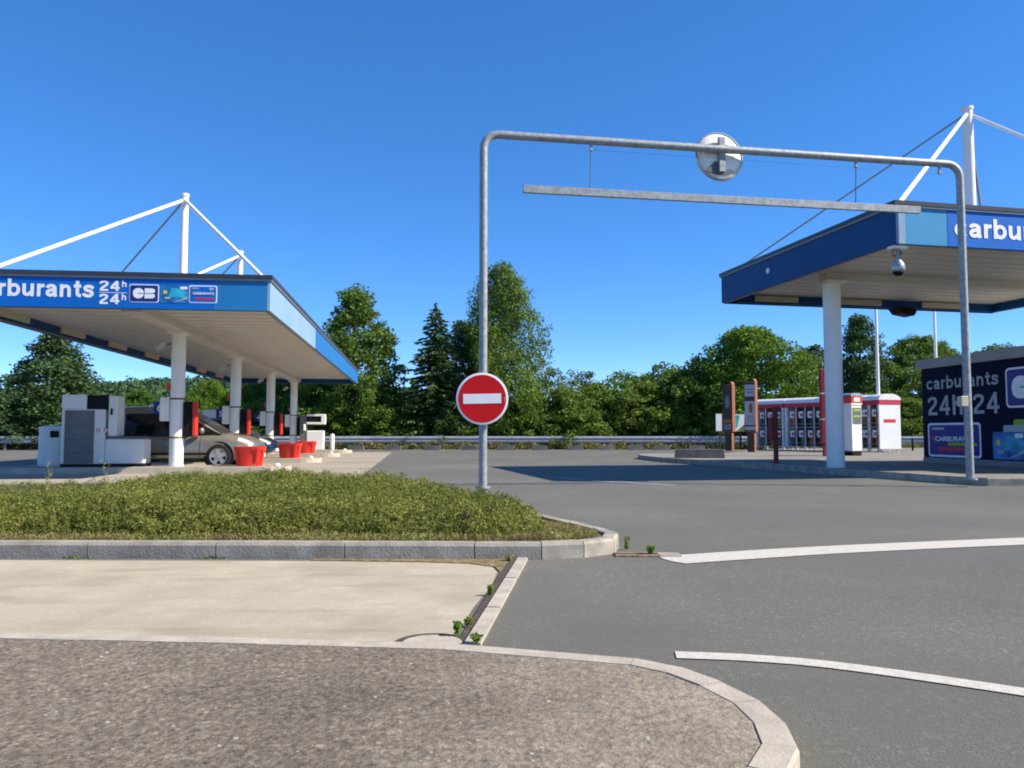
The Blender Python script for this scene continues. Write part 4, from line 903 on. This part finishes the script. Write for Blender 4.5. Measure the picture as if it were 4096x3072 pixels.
# gas bottle cages, fronts towards the forecourt
bm_ = MB().lathe([(0.12, 0), (0.15, 0.02), (0.16, 0.08), (0.16, 0.42), (0.13, 0.50), (0.07, 0.54), (0.07, 0.62), (0.02, 0.63)], n=12)
bottle_me = {m: bm_.mesh('gas_bottle', m, smooth=True) for m in ('bottle_dark', 'bottle_orange', 'bottle_green')}
def cage(loc, rz, n, label, short, bay=0.49, D=0.72, orange=False):
    W = bay * n + 0.1; H = 2.0
    t = thing('gas_bottle_cage', label, 'cage', loc, rz, 'gas bottle cages in a row')
    for x in (0, W): MB().box(x - 0.04, x + 0.04, -0.06, D + 0.04, 0.14, H - 0.001).build('end_panel', 'white', t)
    for q in range(n + 1):
        x = 0.06 + q * (W - 0.12) / n
        for y in (0.0, D - 0.04): MB().box(x - 0.02, x + 0.02, y - 0.02, y + 0.02, 0, H - 0.002).build('upright', 'white_old', t)
    MB().box(0.041, W - 0.041, D - 0.018, D - 0.002, 0.16, H - 0.003).build('back_panel', 'pump_grey', t)
    for z in (0.20, 1.08):
        MB().box(0.041, W - 0.041, 0.021, D - 0.061, z - 0.03, z).build('shelf', 'cage_steel', t)
        for dz in (0.14, 0.55): MB().tube([(0.041, -0.03, z + dz), (W - 0.041, -0.03, z + dz)], 0.012, 6).build('bar', 'cage_steel', t)
    MB().box(-0.06, W + 0.06, -0.08, D + 0.06, H, H + 0.19, 0.01).build('red_fascia', 'red_band', t)
    hd = (D + 0.16) / 2; cy = D / 2 - 0.01
    arc = [(cy - hd, H + 0.191)] + [(cy - hd * math.cos(a), H + 0.20 + 0.25 * math.sin(a)) for a in np.linspace(0, math.pi, 10)] + [(cy + hd, H + 0.191)]
    mb = MB(); nn = len(arc)
    mb.add([(-0.07, y, z) for y, z in arc] + [(W + 0.07, y, z) for y, z in arc], [tuple(range(nn)), tuple(range(2 * nn - 1, nn - 1, -1))] + [(i, nn + i, nn + (i + 1) % nn, (i + 1) % nn) for i in range(nn)])
    mb.build('domed_roof', 'white', t, auto=40)
    MB().box(W + 0.041, W + 0.046, 0.16, D - 0.2, 1.24, 1.38).build('end_notice', 'red', t)
    for q in range(n):
        x = 0.06 + (q + 0.5) * (W - 0.12) / n
        for z in (0.66, 1.54):
            c = MB().box(x - 0.06, x + 0.17, -0.055, -0.043, z - 0.04, z + 0.26).build('price_card', 'sign_white', t)
            MB().lathe([(0.08, 0), (0.08, 0.003)], n=10).build('price_spot', 'red_band', c, loc=(x + 0.09, -0.056, z + 0.10)).rotation_euler = (R(90), 0, 0)
    mats = ['bottle_dark', 'bottle_dark', 'bottle_orange', 'bottle_green']
    for li, z in enumerate((0.20, 1.08)):
        for q in range(n):
            x = 0.06 + (q + 0.5) * (W - 0.12) / n
            p = Matrix.Translation(loc) @ Matrix.Rotation(rz, 4, 'Z') @ Vector((x, 0.24, z + 0.0005))
            m = 'bottle_orange' if orange else mats[(q * 3 + li * 2 + n) % 4]
            b = link('gas_bottle', bottle_me[m], None, tuple(p))
            cn = {'bottle_dark': 'dark', 'bottle_orange': 'orange', 'bottle_green': 'green'}[m]
            tag(b, '%s gas bottle on the %s shelf of the %s' % (cn, ('lower', 'upper')[li], short), 'gas bottle', 'gas bottles in the cages')
cage((15.05, 34.55, IZ), R(-75), 2, 'end cage with a sunlit white side panel beside the flagpole', 'end cage beside the flagpole', 0.55, 0.95, True)
cr = R(-57); cd = Vector((math.cos(cr), math.sin(cr))); C0 = Vector((12.0, 39.2))
for n_, off, lb, sh in ((3, 0.0, 'three bay gas bottle cage beside the brown totems', 'three bay cage by the totems'), (4, 1.75, 'four bay gas bottle cage between the totems and the red totem', 'four bay cage'), (4, 3.95, 'four bay gas bottle cage behind the white canopy column', 'cage behind the canopy column')):
    p_ = C0 + cd * off; cage((p_.x, p_.y, IZ), cr, n_, lb, sh)
for X, Y in ((18.3, 36.6), (19.3, 36.2), (17.0, 37.0)):
    o = MB().lathe([(0.045, 0), (0.045, 0.55), (0.02, 0.58)], n=10).build('bollard', 'black', loc=(X, Y, IZ), auto=40); tag(o, 'thin black bollard behind the gas bottle cages', 'bollard', 'black bollards behind the cages')

# ------------------------------------------------------------------ guard rail and wheel stops
def guard_rail(pts, label):
    t = thing('guard_rail', label, 'guard rail', (pts[0][0], pts[0][1], -0.03)); o0 = Vector((pts[0][0], pts[0][1], 0))
    prof = [(0.0, 0.40), (0.0, 0.44), (-0.07, 0.48), (-0.07, 0.54), (0.0, 0.58), (0.0, 0.62), (-0.07, 0.66), (-0.07, 0.72), (0.0, 0.76), (0.0, 0.80)]
    P = resample(pts, 4.0)
    for a, b in zip(P, P[1:]):
        d = (b - a).normalized(); nrm = Vector((d.y, -d.x, 0))
        vs = []
        for p in (a - o0, b - o0 - d * 0.012):
            for u, z in prof: vs.append((p.x - nrm.x * u, p.y - nrm.y * u, z))
        m = len(prof); mb = MB().add(vs, [(i, i + 1, m + i + 1, m + i) for i in range(m - 1)])
        ob = mb.build('rail_beam', 'steel', t); ob.modifiers.new('t', 'SOLIDIFY').thickness = 0.006
        q = a - o0
        ps = MB().box(-0.05, 0.05, 0.005, 0.12, 0.0, 0.74).build('post', 'galv', t); ps.location = (q.x - nrm.x * 0.02, q.y - nrm.y * 0.02, 0); ps.rotation_euler = (0, 0, math.atan2(d.y, d.x))
guard_rail([(-60, 41.5), (-30, 44.2), (-8, 46.8), (16, 46.8), (34, 45)], 'galvanised corrugated guard rail along the back of the forecourt')
for i, px in enumerate((770, 850, 934, 1014, 1092, 1166, 1242, 1310, 1372, 1429, 1504)):
    Y = 44.6; X = (px - 1106) / 1726 * Y
    block('wheel_stop', 'low concrete wheel stop in the row before the guard rail', 'wheel stop', (X, Y, 0), R(random.uniform(-3, 3)), 0.92, 0.20, 0.26, 'concrete wheel stops before the guard rail', 'stop')

# ------------------------------------------------------------------ vegetation
def leaf_quads(C, L, Wd, rng, flat=0.0, down=0.0, axis=None):
    n = len(C)
    d = rng.normal(size=(n, 3)) if axis is None else axis + 0.35 * rng.normal(size=(n, 3))
    d[:, 2] = d[:, 2] * (1 - flat) - down
    d /= np.linalg.norm(d, axis=1)[:, None] + 1e-9
    u = rng.normal(size=(n, 3)); u[:, 2] *= (1 - flat)
    w = np.cross(d, u); w /= np.linalg.norm(w, axis=1)[:, None] + 1e-9
    s = rng.uniform(0.65, 1.3, size=(n, 1))
    a = d * (L * s); b = w * (Wd * s)
    return np.stack([C - a * 0.5, C + b * 0.5 - a * 0.02, C + a * 0.5, C - b * 0.5 - a * 0.02], 1)
def trunk_mesh(h, r, rng, tips, lean=0.02, start=0.25):
    mb = MB(); p = [(0, 0, -0.1)]; x = y = 0
    for k in range(1, 7): x += rng.normal() * lean * h / 6; y += rng.normal() * lean * h / 6; p.append((x, y, h * k / 6))
    mb.tube(p, r, 8, r2=r * 0.15)
    for c in tips:
        t0 = max(0.5, min(h * 0.9, c[2] * rng.uniform(0.5, 0.85))); f = t0 / h * 6; i = min(5, int(f)); q = np.array(p[i]) * (1 - f + i) + np.array(p[i + 1]) * (f - i)
        mid = (q + c) / 2 + np.array([0, 0, 0.12 * np.linalg.norm(c - q)])
        mb.tube([tuple(q), tuple(mid), tuple(c)], r * 0.32, 5, r2=r * 0.06, cap=False)
    return mb.mesh('trunk', 'bark', smooth=True)
def crown_broad(seed, h, rad, nclump, per, leaf, env, base=0.12, cr=0.6, mat='leaf_mid', noise=0.22):
    rng = np.random.RandomState(seed)
    ph = rng.uniform(0, 6.28, 4)
    C = []
    while len(C) < nclump:
        f = rng.uniform(base, 1.0); a = rng.uniform(0, 6.28)
        r = env(f) * rad * (1 + noise * math.sin(2 * a + ph[0]) * math.sin(5 * f + ph[1]) + noise * math.sin(3 * a + 9 * f + ph[2]))
        if rng.uniform() > (r / rad) + 0.25: continue
        rr = r * rng.uniform() ** 0.33
        C.append((rr * math.cos(a), rr * math.sin(a), f * h))
    C = np.array(C); out = []
    sz = rng.uniform(0.5, 1.25, len(C)) * cr
    for c, s in zip(C, sz):
        k = int(per * (s / cr) ** 2) + 8
        q = rng.normal(size=(k, 3)); q /= np.linalg.norm(q, axis=1)[:, None]; q *= (rng.uniform(size=(k, 1)) ** 0.45) * s; q[:, 2] *= 0.62
        out.append(c + q)
    P = np.concatenate(out)
    return quads_mesh('crown', leaf_quads(P, leaf, leaf * 0.62, rng, flat=0.35), mat), trunk_mesh(h * 0.92, 0.018 * h + 0.05, rng, C[rng.choice(len(C), 16, replace=False)])
def crown_spruce(seed, h, rad, mat='needle', droop=0.30, step=0.30, dens=26, leaf=0.30, p=0.9, base=0.05):
    rng = np.random.RandomState(seed); out = []; ax = []; tips = []
    z = base * h
    while z < h * 0.99:
        L0 = rad * (1 - z / h) ** p + 0.10
        nb = 9 if z < h * 0.75 else 6; a0 = rng.uniform(0, 6.28)
        for b in range(nb):
            a = a0 + b * 6.283 / nb + rng.normal() * 0.18; L = L0 * rng.uniform(0.62, 1.18)
            n = max(6, int(L * dens)); t = rng.uniform(size=n) ** 0.75
            r = t * L; side = rng.normal(size=n) * 0.16 * (0.4 + L * 0.35) * (1.1 - t * 0.7)
            zz = z - droop * L * (t ** 1.3) + 0.16 * L * t ** 3 - np.abs(side) * 0.35 - rng.uniform(size=n) * 0.12
            out.append(np.stack([r * math.cos(a) - side * math.sin(a), r * math.sin(a) + side * math.cos(a), zz], 1))
            d = np.tile(np.array([math.cos(a), math.sin(a), -droop * 0.9]), (n, 1)); d[:, 0] -= np.sign(side) * math.sin(a) * 0.6; d[:, 1] += np.sign(side) * math.cos(a) * 0.6; ax.append(d)
        z += step * rng.uniform(0.8, 1.25) * (0.6 + 0.5 * (1 - z / h))
    n = 40; zz = np.linspace(h * 0.93, h * 1.02, n); out.append(np.stack([rng.normal(size=n) * 0.03, rng.normal(size=n) * 0.03, zz], 1)); ax.append(np.tile(np.array([0.2, 0, 1.0]), (n, 1)))
    P = np.concatenate(out); A = np.concatenate(ax)
    return quads_mesh('crown', leaf_quads(P, leaf, leaf * 0.36, rng, axis=A), mat), trunk_mesh(h * 0.97, 0.014 * h + 0.03, rng, [], lean=0.004)
def crown_weeping(seed, h, rad, mat, env, nst=900, per=26, leaf=0.17):
    rng = np.random.RandomState(seed); ph = rng.uniform(0, 6.28, 3); S = []
    while len(S) < nst:
        f = rng.uniform(0.10, 1.0); a = rng.uniform(0, 6.28)
        r = env(f) * rad * (1 + 0.30 * math.sin(3 * a + 9 * f + ph[0]) + 0.18 * math.sin(2 * a + ph[1]))
        if rng.uniform() > r / rad + 0.2: continue
        rr = r * rng.uniform() ** 0.45; S.append((rr * math.cos(a), rr * math.sin(a), f * h, a))
    out = []
    for x, y, z, a in S:
        L = rng.uniform(0.35, 1.25); t = rng.uniform(size=per); sp = 0.10 + 0.10 * (1 - t)
        out.append(np.stack([x + math.cos(a) * 0.25 * t + rng.normal(size=per) * sp, y + math.sin(a) * 0.25 * t + rng.normal(size=per) * sp, z - t * L + 0.15], 1))
    P = np.concatenate(out); S = np.array(S)[:, :3]
    return quads_mesh('crown', leaf_quads(P, leaf, leaf * 0.45, rng, down=0.9), mat), trunk_mesh(h * 0.95, 0.014 * h + 0.05, rng, S[rng.choice(len(S), 22, replace=False)])
round_env = lambda f: max(0.05, math.sin(math.pi * min(1, max(0, (f - 0.02))) ** 0.8) ** 0.6)
oval_env = lambda f: max(0.06, (1 - abs((f - 0.42) / 0.60) ** 2.0)) ** 0.75 if f < 1.0 else 0.06
cone_env = lambda f: max(0.06, (1 - f) ** 0.62 * (1 if f > 0.25 else 0.75 + f))
bush_env = lambda f: max(0.1, (1 - f ** 3)) ** 0.6
def oval(f): return max(0.05, 1 - ((f - 0.42) / 0.60) ** 2) ** 0.7
KIND = {
    'maple': crown_broad(11, 10, 3.6, 430, 70, 0.20, lambda f: max(0.10, (1 - f) ** 0.55 * (0.7 + 0.9 * min(f, 0.35))), cr=0.62, mat='leaf_mid'),
    'oak': crown_broad(12, 8, 4.2, 560, 74, 0.20, oval, cr=0.62, mat='leaf_mid'),
    'bright': crown_broad(13, 8, 3.9, 560, 74, 0.20, round_env, cr=0.66, mat='leaf_bright'),
    'dark': crown_broad(14, 9, 3.6, 520, 70, 0.20, oval, cr=0.62, mat='leaf_dark'),
    'bush': crown_broad(15, 4.2, 2.5, 200, 62, 0.17, bush_env, base=0.05, cr=0.48, mat='leaf_olive'),
    'bush_green': crown_broad(16, 4.2, 2.6, 200, 62, 0.17, bush_env, base=0.05, cr=0.48, mat='leaf_mid'),
    'bush_grey': crown_broad(17, 5.0, 2.4, 210, 46, 0.15, lambda f: max(0.15, (1 - f ** 2)) ** 0.7, base=0.05, cr=0.46, mat='leaf_grey'),
    'bush_bright': crown_broad(20, 4.2, 2.6, 200, 60, 0.17, bush_env, base=0.05, cr=0.48, mat='leaf_bright'),
    'spruce': crown_broad(18, 8, 3.9, 520, 70, 0.17, lambda f: max(0.05, (1 - f) ** 0.85 * (1.0 if f > 0.18 else 0.8)), base=0.06, cr=0.52, mat='needle', noise=0.16),
    'spire': crown_spruce(19, 9.0, 2.6, droop=0.42, step=0.30, dens=44, leaf=0.26, p=0.72),
    'birch': crown_weeping(21, 11.5, 3.3, 'leaf_olive', lambda f: max(0.08, (1 - f) ** 0.5 * (0.85 + 0.4 * min(f, 0.4)) if f > 0.15 else 0.9), 1450, 28, 0.18),
    'pine': crown_broad(22, 9, 3.0, 480, 70, 0.17, cone_env, cr=0.60, mat='leaf_dark'),
}
def plant(kind, px, Y, h, label, group, name='tree', base_h=None, rz=None, wide=1.0):
    me, tr = KIND[kind]
    X = (px - 1106) / 1726 * Y
    hb = {'maple': 10, 'oak': 8, 'bright': 8, 'dark': 9, 'bush': 4.2, 'bush_green': 4.2, 'bush_grey': 5.0, 'bush_bright': 4.2, 'spruce': 8, 'spire': 9, 'birch': 11.5, 'pine': 9}[kind]
    s = h / (hb * 1.03)
    t = thing(name, label, 'shrub' if name == 'shrub' else 'tree', (X, Y, -0.03), random.uniform(0, 6.28) if rz is None else rz, group)
    t.scale = (s * wide, s * wide, s)
    link('crown', me, t); link('trunk', tr, t)
    return t
def H(py, Y): return 0.95 + (935 - py) / 1726 * Y
G1, G2 = 'trees behind the guard rail', 'shrubs behind the guard rail'
plant('spruce', 112, 47.5, H(706, 47.5), 'broad dense conifer at the open end of the pump canopy', G1, 'conifer_tree', wide=1.45)
plant('maple', 765, 50, H(608, 50), 'tall leafy tree with pointed top beside the long canopy roof', G1, 'maple_tree', wide=0.98)
plant('oak', 640, 53, H(760, 53), 'dark leafy tree seen under the long canopy beyond the far pump', G1, 'broadleaf_tree')
plant('spire', 940, 49.5, H(648, 49.5), 'narrow pointed spruce between the maple and the weeping birch', G1, 'spruce_tree', wide=1.2)
plant('birch', 1082, 51, H(552, 51), 'tallest weeping birch behind the no entry sign', G1, 'birch_tree', wide=1.08)
plant('dark', 1008, 54, H(688, 54), 'dark tree filling the gap behind the spruce and the birch', G1, 'broadleaf_tree', wide=0.9)
plant('bright', 1625, 50, H(702, 50), 'bright green round tree behind the brown totems', G1, 'broadleaf_tree', wide=1.0)
plant('pine', 1862, 53, H(676, 53), 'dark tree between the canopy column and the flagpole', G1, 'pine_tree', wide=0.95)
plant('dark', 1760, 56, H(742, 56), 'dark tree in the gap behind the bright round tree', G1, 'broadleaf_tree', wide=0.8)
plant('oak', 1990, 55, H(722, 55), 'green tree behind the navy kiosk corner', G1, 'broadleaf_tree', wide=0.9)
plant('oak', 2160, 57, H(742, 57), 'green tree showing over the grey kiosk parapet', G1, 'broadleaf_tree')
plant('dark', 2330, 52, H(720, 52), 'dark tree beyond the far end of the kiosk', G1, 'broadleaf_tree')
plant('oak', -120, 52, H(800, 52), 'leafy tree at the outer side of the broad conifer', G1, 'broadleaf_tree')
plant('bright', 455, 51, H(818, 51), 'yellow green tree under the long canopy between its columns', G1, 'broadleaf_tree', wide=0.72)
plant('oak', 555, 55, H(800, 55), 'leafy tree behind the second canopy column', G1, 'broadleaf_tree', wide=0.8)
plant('oak', 300, 58, H(838, 58), 'leafy tree in front of the wooded hill', G1, 'broadleaf_tree', wide=0.85)
plant('bush_green', 245, 49, H(880, 49), 'green shrub behind the near fuel pump', G2, 'shrub', wide=1.2)
plant('bush_green', 365, 50, H(865, 50), 'green shrub behind the roof of the beige grey car', G2, 'shrub', wide=1.2)
bushes = [('bush_grey', 1205, 53, 806, 1.0), ('bush_grey', 1255, 55, 812, 1.0), ('bush', 1215, 49.5, 850, 1.2), ('bush', 1285, 51, 842, 1.2), ('bush_bright', 1245, 48.8, 880, 1.0), ('bush_green', 1345, 53, 815, 1.1), ('bush', 1400, 50.5, 838, 1.2),
          ('bush_green', 1440, 54, 798, 1.1), ('bush', 1480, 51, 812, 1.1), ('bush_green', 1515, 53, 790, 1.0), ('bush', 1560, 49, 880, 1.1), ('bush_bright', 1690, 49.5, 862, 1.1), ('bush_green', 1750, 52, 850, 1.2),
          ('bush', 1810, 50, 880, 1.2), ('bush_green', 1900, 52, 850, 1.3), ('bush', 1965, 50, 872, 1.2), ('bush_grey', 2040, 54, 830, 1.2), ('bush_green', 2120, 52, 840, 1.2),
          ('bush_green', 1150, 51, 860, 1.2), ('bush', 1075, 50, 888, 1.2), ('bush_green', 1000, 50.5, 872, 1.2), ('bush_green', 905, 51, 872, 1.2), ('bush_green', 820, 49.8, 862, 1.2), ('bush_bright', 730, 49, 872, 1.1), ('bush_green', 660, 50, 868, 1.2), ('bush_green', 570, 50.5, 872, 1.2),
          ('bush_green', 480, 51, 878, 1.2), ('bush', 20, 48.8, 880, 1.2), ('bush_green', -60, 50, 860, 1.3), ('bush', 185, 49.2, 884, 1.2)]
nm = {'bush': 'olive green', 'bush_green': 'dense green', 'bush_grey': 'loose grey green', 'bush_bright': 'bright green'}
MARKS = ['beside the loose shrub behind the road arrow', 'between loose shrub and olive shrub', 'in front of the two loose shrubs', 'next to the loose shrubs, above the wheel stops', 'low before the loose shrubs', 'behind the middle wheel stops', 'above the wheel stops short of the block', 'behind the concrete block, tallest there', 'filling the dip before the bright tree', 'touching the bright round tree', 'at the foot of the bright tree by the notice board', 'over the roof of the totem end cage', 'behind the tall red totem', 'behind the white canopy column', 'beyond the air machine', 'between the flagpole and the kiosk', 'over the kiosk corner at the back', 'hidden by the kiosk roof', 'right behind the birch foot', 'under the birch by the sign', 'behind the gantry post', 'between spruce foot and maple', 'at the maple foot', 'behind the white bollard', 'behind the far fuel pump', 'between the last two canopy columns', 'between the first two canopy columns', 'at the conifer foot', 'outside the conifer', 'between conifer and near pump']
for (kd, px, Y, py, w), mk in zip(bushes, MARKS):
    plant(kd, px, Y, H(py - 14, Y), nm[kd] + ' shrub ' + mk, G2, 'shrub', wide=w)
# undergrowth mass closing the thicket, and rough grass along the rail
rng = np.random.RandomState(5)
n = 42000
X = rng.uniform(-48, 46, n); Y = rng.uniform(50, 60, n); hh = (1.7 + 0.8 * np.sin(X * 0.7) * np.sin(X * 0.23 + 1)) * (0.55 + 0.5 * (Y - 50) / 10)
Z = hh * rng.uniform(size=n) ** 0.5
o = link('undergrowth', quads_mesh('undergrowth', leaf_quads(np.stack([X, Y, Z], 1), 0.28, 0.17, rng, flat=0.3), 'leaf_dark')); o['kind'] = 'stuff'; tag(o, 'dark undergrowth filling the wood behind the shrubs', 'undergrowth')
n = 26000
X = rng.uniform(-40, 36, n); Y = 46.6 + rng.uniform(size=n) ** 1.5 * 3.4; Z = rng.uniform(0.02, 0.5, n) * (0.5 + 0.5 * np.sin(X * 1.7) ** 2)
o = link('rough_grass', quads_mesh('rough_grass', leaf_quads(np.stack([X, Y, Z], 1), 0.30, 0.05, rng, down=-1.2), 'dry')); o['kind'] = 'stuff'; tag(o, 'rough tall grass along the guard rail', 'grass')
# wooded hill
def hill():
    nx, ny = 70, 24; vs = []
    for j in range(ny):
        for i in range(nx):
            x = -330 + 420 * i / (nx - 1); y = 140 + 260 * j / (ny - 1)
            b = math.exp(-((x + 95) / 75) ** 2) * 0.9 + 0.62 * math.exp(-((x + 210) / 70) ** 2) + 0.30 * math.exp(-((x + 20) / 60) ** 2)
            z = 21 * b * (1 - math.exp(-((y - 140) / 90) ** 1.5)) - 0.3
            vs.append((x, y, z))
    fs = [(j * nx + i, j * nx + i + 1, (j + 1) * nx + i + 1, (j + 1) * nx + i) for j in range(ny - 1) for i in range(nx - 1)]
    return vs, fs
hv, hf = hill(); hl = struct(MB().add(hv, hf).build('hill', 'far_wood', smooth=True))
hva = np.array(hv); hva = hva[(hva[:, 1] < 330) & (hva[:, 0] > -260)]; pts = hva[rng.choice(len(hva), 6500)] + rng.normal(size=(6500, 3)) * np.array([3.4, 5.5, 0.3])
cl = []
for p in pts:
    k = 26; q = rng.normal(size=(k, 3)); q /= np.linalg.norm(q, axis=1)[:, None]; q *= rng.uniform(1.6, 3.2) * rng.uniform(0.5, 1, size=(k, 1)); q[:, 2] = np.abs(q[:, 2]) * 1.1; cl.append(p + q)
o = link('hillside_wood', quads_mesh('hillside_wood', leaf_quads(np.concatenate(cl), 1.25, 0.9, rng, flat=0.3), 'far_wood')); o['kind'] = 'stuff'; tag(o, 'distant wood covering the hill beyond the pumps', 'wood')

# low ground cover hedge on the planting island
def hedge_h(x, y):
    pl = np.interp(x, [-12, -7, -5.8, -4.5, -3, -2, -1.3, -0.6, 0.0, 0.18, 0.34], [0.12, 0.15, 0.21, 0.29, 0.31, 0.28, 0.25, 0.24, 0.24, 0.16, 0.0])
    back = np.interp(x, [-12, -3.4, -2.0, -1.2, -0.55, 0.21, 0.6], [12.7, 12.9, 12.4, 11.2, 9.8, 8.1, 7.1])
    fr = np.clip((y - 6.44 - 0.05 * np.sin(x * 3.1) - 0.04 * np.sin(x * 7.7 + 1)) / 0.42, 0, 1) ** 0.5
    bk = np.clip((back - y) / 0.5, 0, 1) ** 0.6
    bump = 1 + 0.10 * np.sin(x * 4.1 + y * 1.3) + 0.08 * np.sin(x * 9.3 - y * 6.1 + 2) + 0.07 * np.sin(y * 11.7 + x * 3.3) + 0.06 * np.sin(x * 17.1 + y * 15.0)
    return 0.10 + np.maximum(0, pl - 0.04) * fr * bk * bump
nc = 21000; per = 27
CX = np.where(rng.uniform(size=nc) < 0.8, rng.uniform(-5.0, 0.42, nc), rng.uniform(-12, 0.3, nc)); CY = 6.40 + (rng.uniform(size=nc) ** 1.9) * 6.4
hh = hedge_h(CX, CY); keep = hh > 0.118; CX, CY, hh = CX[keep], CY[keep], hh[keep]; nc = len(CX)
gap = np.sin(CX * 13.1 + 1.3 * np.sin(CY * 5)) * np.sin(CY * 9.7 + CX * 3.1) + 0.7 * np.sin(CX * 29 + CY * 17) * np.sin(CY * 23 - CX * 7)
keep = (gap > -0.55) | (rng.uniform(size=nc) < 0.25); CX, CY, hh = CX[keep], CY[keep], hh[keep]; nc = len(CX)
CZ = np.maximum(0.115, 0.10 + (hh - 0.10) * (rng.uniform(size=nc) ** 0.5) + np.where(rng.uniform(size=nc) < 0.12, rng.uniform(0.0, 0.05, nc), 0))
P = np.repeat(np.stack([CX, CY, CZ], 1), per, 0) + rng.normal(size=(nc * per, 3)) * np.array([0.023, 0.023, 0.024])
P[:, 2] = np.maximum(P[:, 2], 0.104); X, Y, Z = P.T
o = link('ground_cover', quads_mesh('ground_cover', leaf_quads(np.stack([X, Y, Z], 1), 0.032, 0.0095, rng, down=-0.25), 'hedge')); o['kind'] = 'stuff'; tag(o, 'low olive green ground cover hedge filling the planting island', 'hedge')
sel = rng.choice(nc, 900, replace=False); sel = sel[(CY[sel] < 8.2)]
Q = np.repeat(np.stack([CX[sel], CY[sel], 0.10 + (CZ[sel] - 0.10) * 0.95], 1), 14, 0) + rng.normal(size=(len(sel) * 14, 3)) * np.array([0.03, 0.02, 0.02]); Q[:, 2] = np.maximum(Q[:, 2], 0.104)
link('dead_twigs', quads_mesh('dead_twigs', leaf_quads(Q, 0.05, 0.005, rng), 'twig'), o)
# woody core of the hedge, shade of its pockets put into the colour
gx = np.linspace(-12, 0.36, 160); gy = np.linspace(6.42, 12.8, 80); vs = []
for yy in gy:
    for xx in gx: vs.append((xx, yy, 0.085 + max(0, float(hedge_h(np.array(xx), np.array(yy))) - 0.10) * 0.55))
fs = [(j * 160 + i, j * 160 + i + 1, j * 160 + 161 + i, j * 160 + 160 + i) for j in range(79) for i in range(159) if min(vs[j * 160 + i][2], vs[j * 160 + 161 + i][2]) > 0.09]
core = MB().add(vs, fs).build('shaded_twigs', 'hedge_core', o, smooth=True)
# grass and litter at the foot of the hedge
n = 34000
X = rng.uniform(-6.5, 0.76, n); Y = 6.24 + rng.uniform(size=n) ** 1.2 * 0.36
nose = rng.uniform(size=n) < 0.22
X = np.where(nose, rng.uniform(0.0, 0.70, n), X); Y = np.where(nose, rng.uniform(6.3, 7.3, n), Y)
ok = (X + 0.45 * np.maximum(0, Y - 6.75) < 0.70) & (X < 0.38 + 1.2 * (Y - 6.2)); X, Y = X[ok], Y[ok]
Z = 0.10 + rng.uniform(size=len(X)) ** 2 * 0.06
o = link('grass_fringe', quads_mesh('grass_fringe', leaf_quads(np.stack([X, Y, Z], 1), 0.055, 0.006, rng, down=-0.9), 'dry')); o['kind'] = 'stuff'; tag(o, 'dry grass fringe between the hedge and the island kerb', 'grass')
n = 2200
X = rng.uniform(-6.5, 0.70, n); Y = 6.26 + rng.uniform(size=n) * 0.45; ok = X < 0.55; X, Y = X[ok], Y[ok]
o = link('grass_fringe', quads_mesh('grass_fringe', leaf_quads(np.stack([X, Y, 0.10 + rng.uniform(size=len(X)) * 0.05], 1), 0.05, 0.012, rng, down=-0.6), 'weed')); o['kind'] = 'stuff'; tag(o, 'green grass shoots between the hedge and the island kerb', 'grass')
# moss line at kerb foot
n = 1500
X = rng.uniform(-5, 0.1, n); m = (np.sin(X * 5.1) + np.sin(X * 13.0) > 0.9); X = X[m]
o = link('kerb_moss', quads_mesh('kerb_moss', leaf_quads(np.stack([X, 6.085 + 0.012 * X * -0.9 + rng.normal(size=len(X)) * 0.008, 0.006 + rng.uniform(size=len(X)) * 0.014], 1), 0.02, 0.012, rng), 'weed')); o['kind'] = 'stuff'; tag(o, 'thin moss line at the foot of the island kerb', 'moss')

def weed(loc, h, sp, n, label, mat='weed', grp=None, name='weed'):
    r2 = np.random.RandomState(int(abs(loc[0]) * 100 + loc[1] * 10))
    t = thing(name, label, 'weed', loc, 0, grp)
    mb = MB()
    for k in range(5):
        a = r2.uniform(0, 6.28); mb.tube([(0, 0, -0.005), (sp * 0.3 * math.cos(a), sp * 0.3 * math.sin(a), h * 0.5), (sp * 0.7 * math.cos(a), sp * 0.7 * math.sin(a), h * r2.uniform(0.7, 1))], 0.003, 4, r2=0.001)
    mb.build('stem', mat, t)
    f = r2.uniform(size=n); a = r2.uniform(0, 6.28, n); r = sp * (0.35 + 0.65 * f) * r2.uniform(size=n) ** 0.5
    link('leaves', quads_mesh('leaves', leaf_quads(np.stack([r * np.cos(a), r * np.sin(a), 0.006 + f * h], 1), 0.026, 0.015, r2, flat=0.2), mat), t)
    return t
weed((-0.125, 4.72, 0.006), 0.052, 0.018, 70, 'upright green weed midway along the edging stones')
weed((-0.255, 3.78, 0.006), 0.062, 0.022, 80, 'tallest green weed beside the round concrete cover')
weed((-0.215, 3.98, 0.006), 0.035, 0.022, 45, 'small yellowish weed next to the tallest weed')
weed((-0.16, 3.62, 0.02), 0.03, 0.03, 40, 'tiny weed on the end of the edging stones')
weed((1.08, 6.28, 0.014), 0.055, 0.05, 120, 'bushy weed growing out of the brown gutter channel')
weed((0.93, 6.56, 0.0), 0.10, 0.03, 60, 'weed against the nose of the island kerb')
weed((-0.02, 5.98, 0.006), 0.035, 0.05, 60, 'flat weed in the dirt at the end of the edging stones', 'dry')
for X, Y, h, nn in ((-4.35, 8.6, 0.42, 60), (-2.9, 8.9, 0.36, 50), (-3.7, 9.4, 0.3, 40), (-2.1, 9.2, 0.3, 40), (-1.6, 9.6, 0.28, 40), (-5.2, 9.0, 0.42, 60)):
    weed((X, Y, 0.24), h, 0.06, nn, 'thin stalk standing up out of the low hedge', 'dry', 'stalks rising from the hedge', 'hedge_stalk')
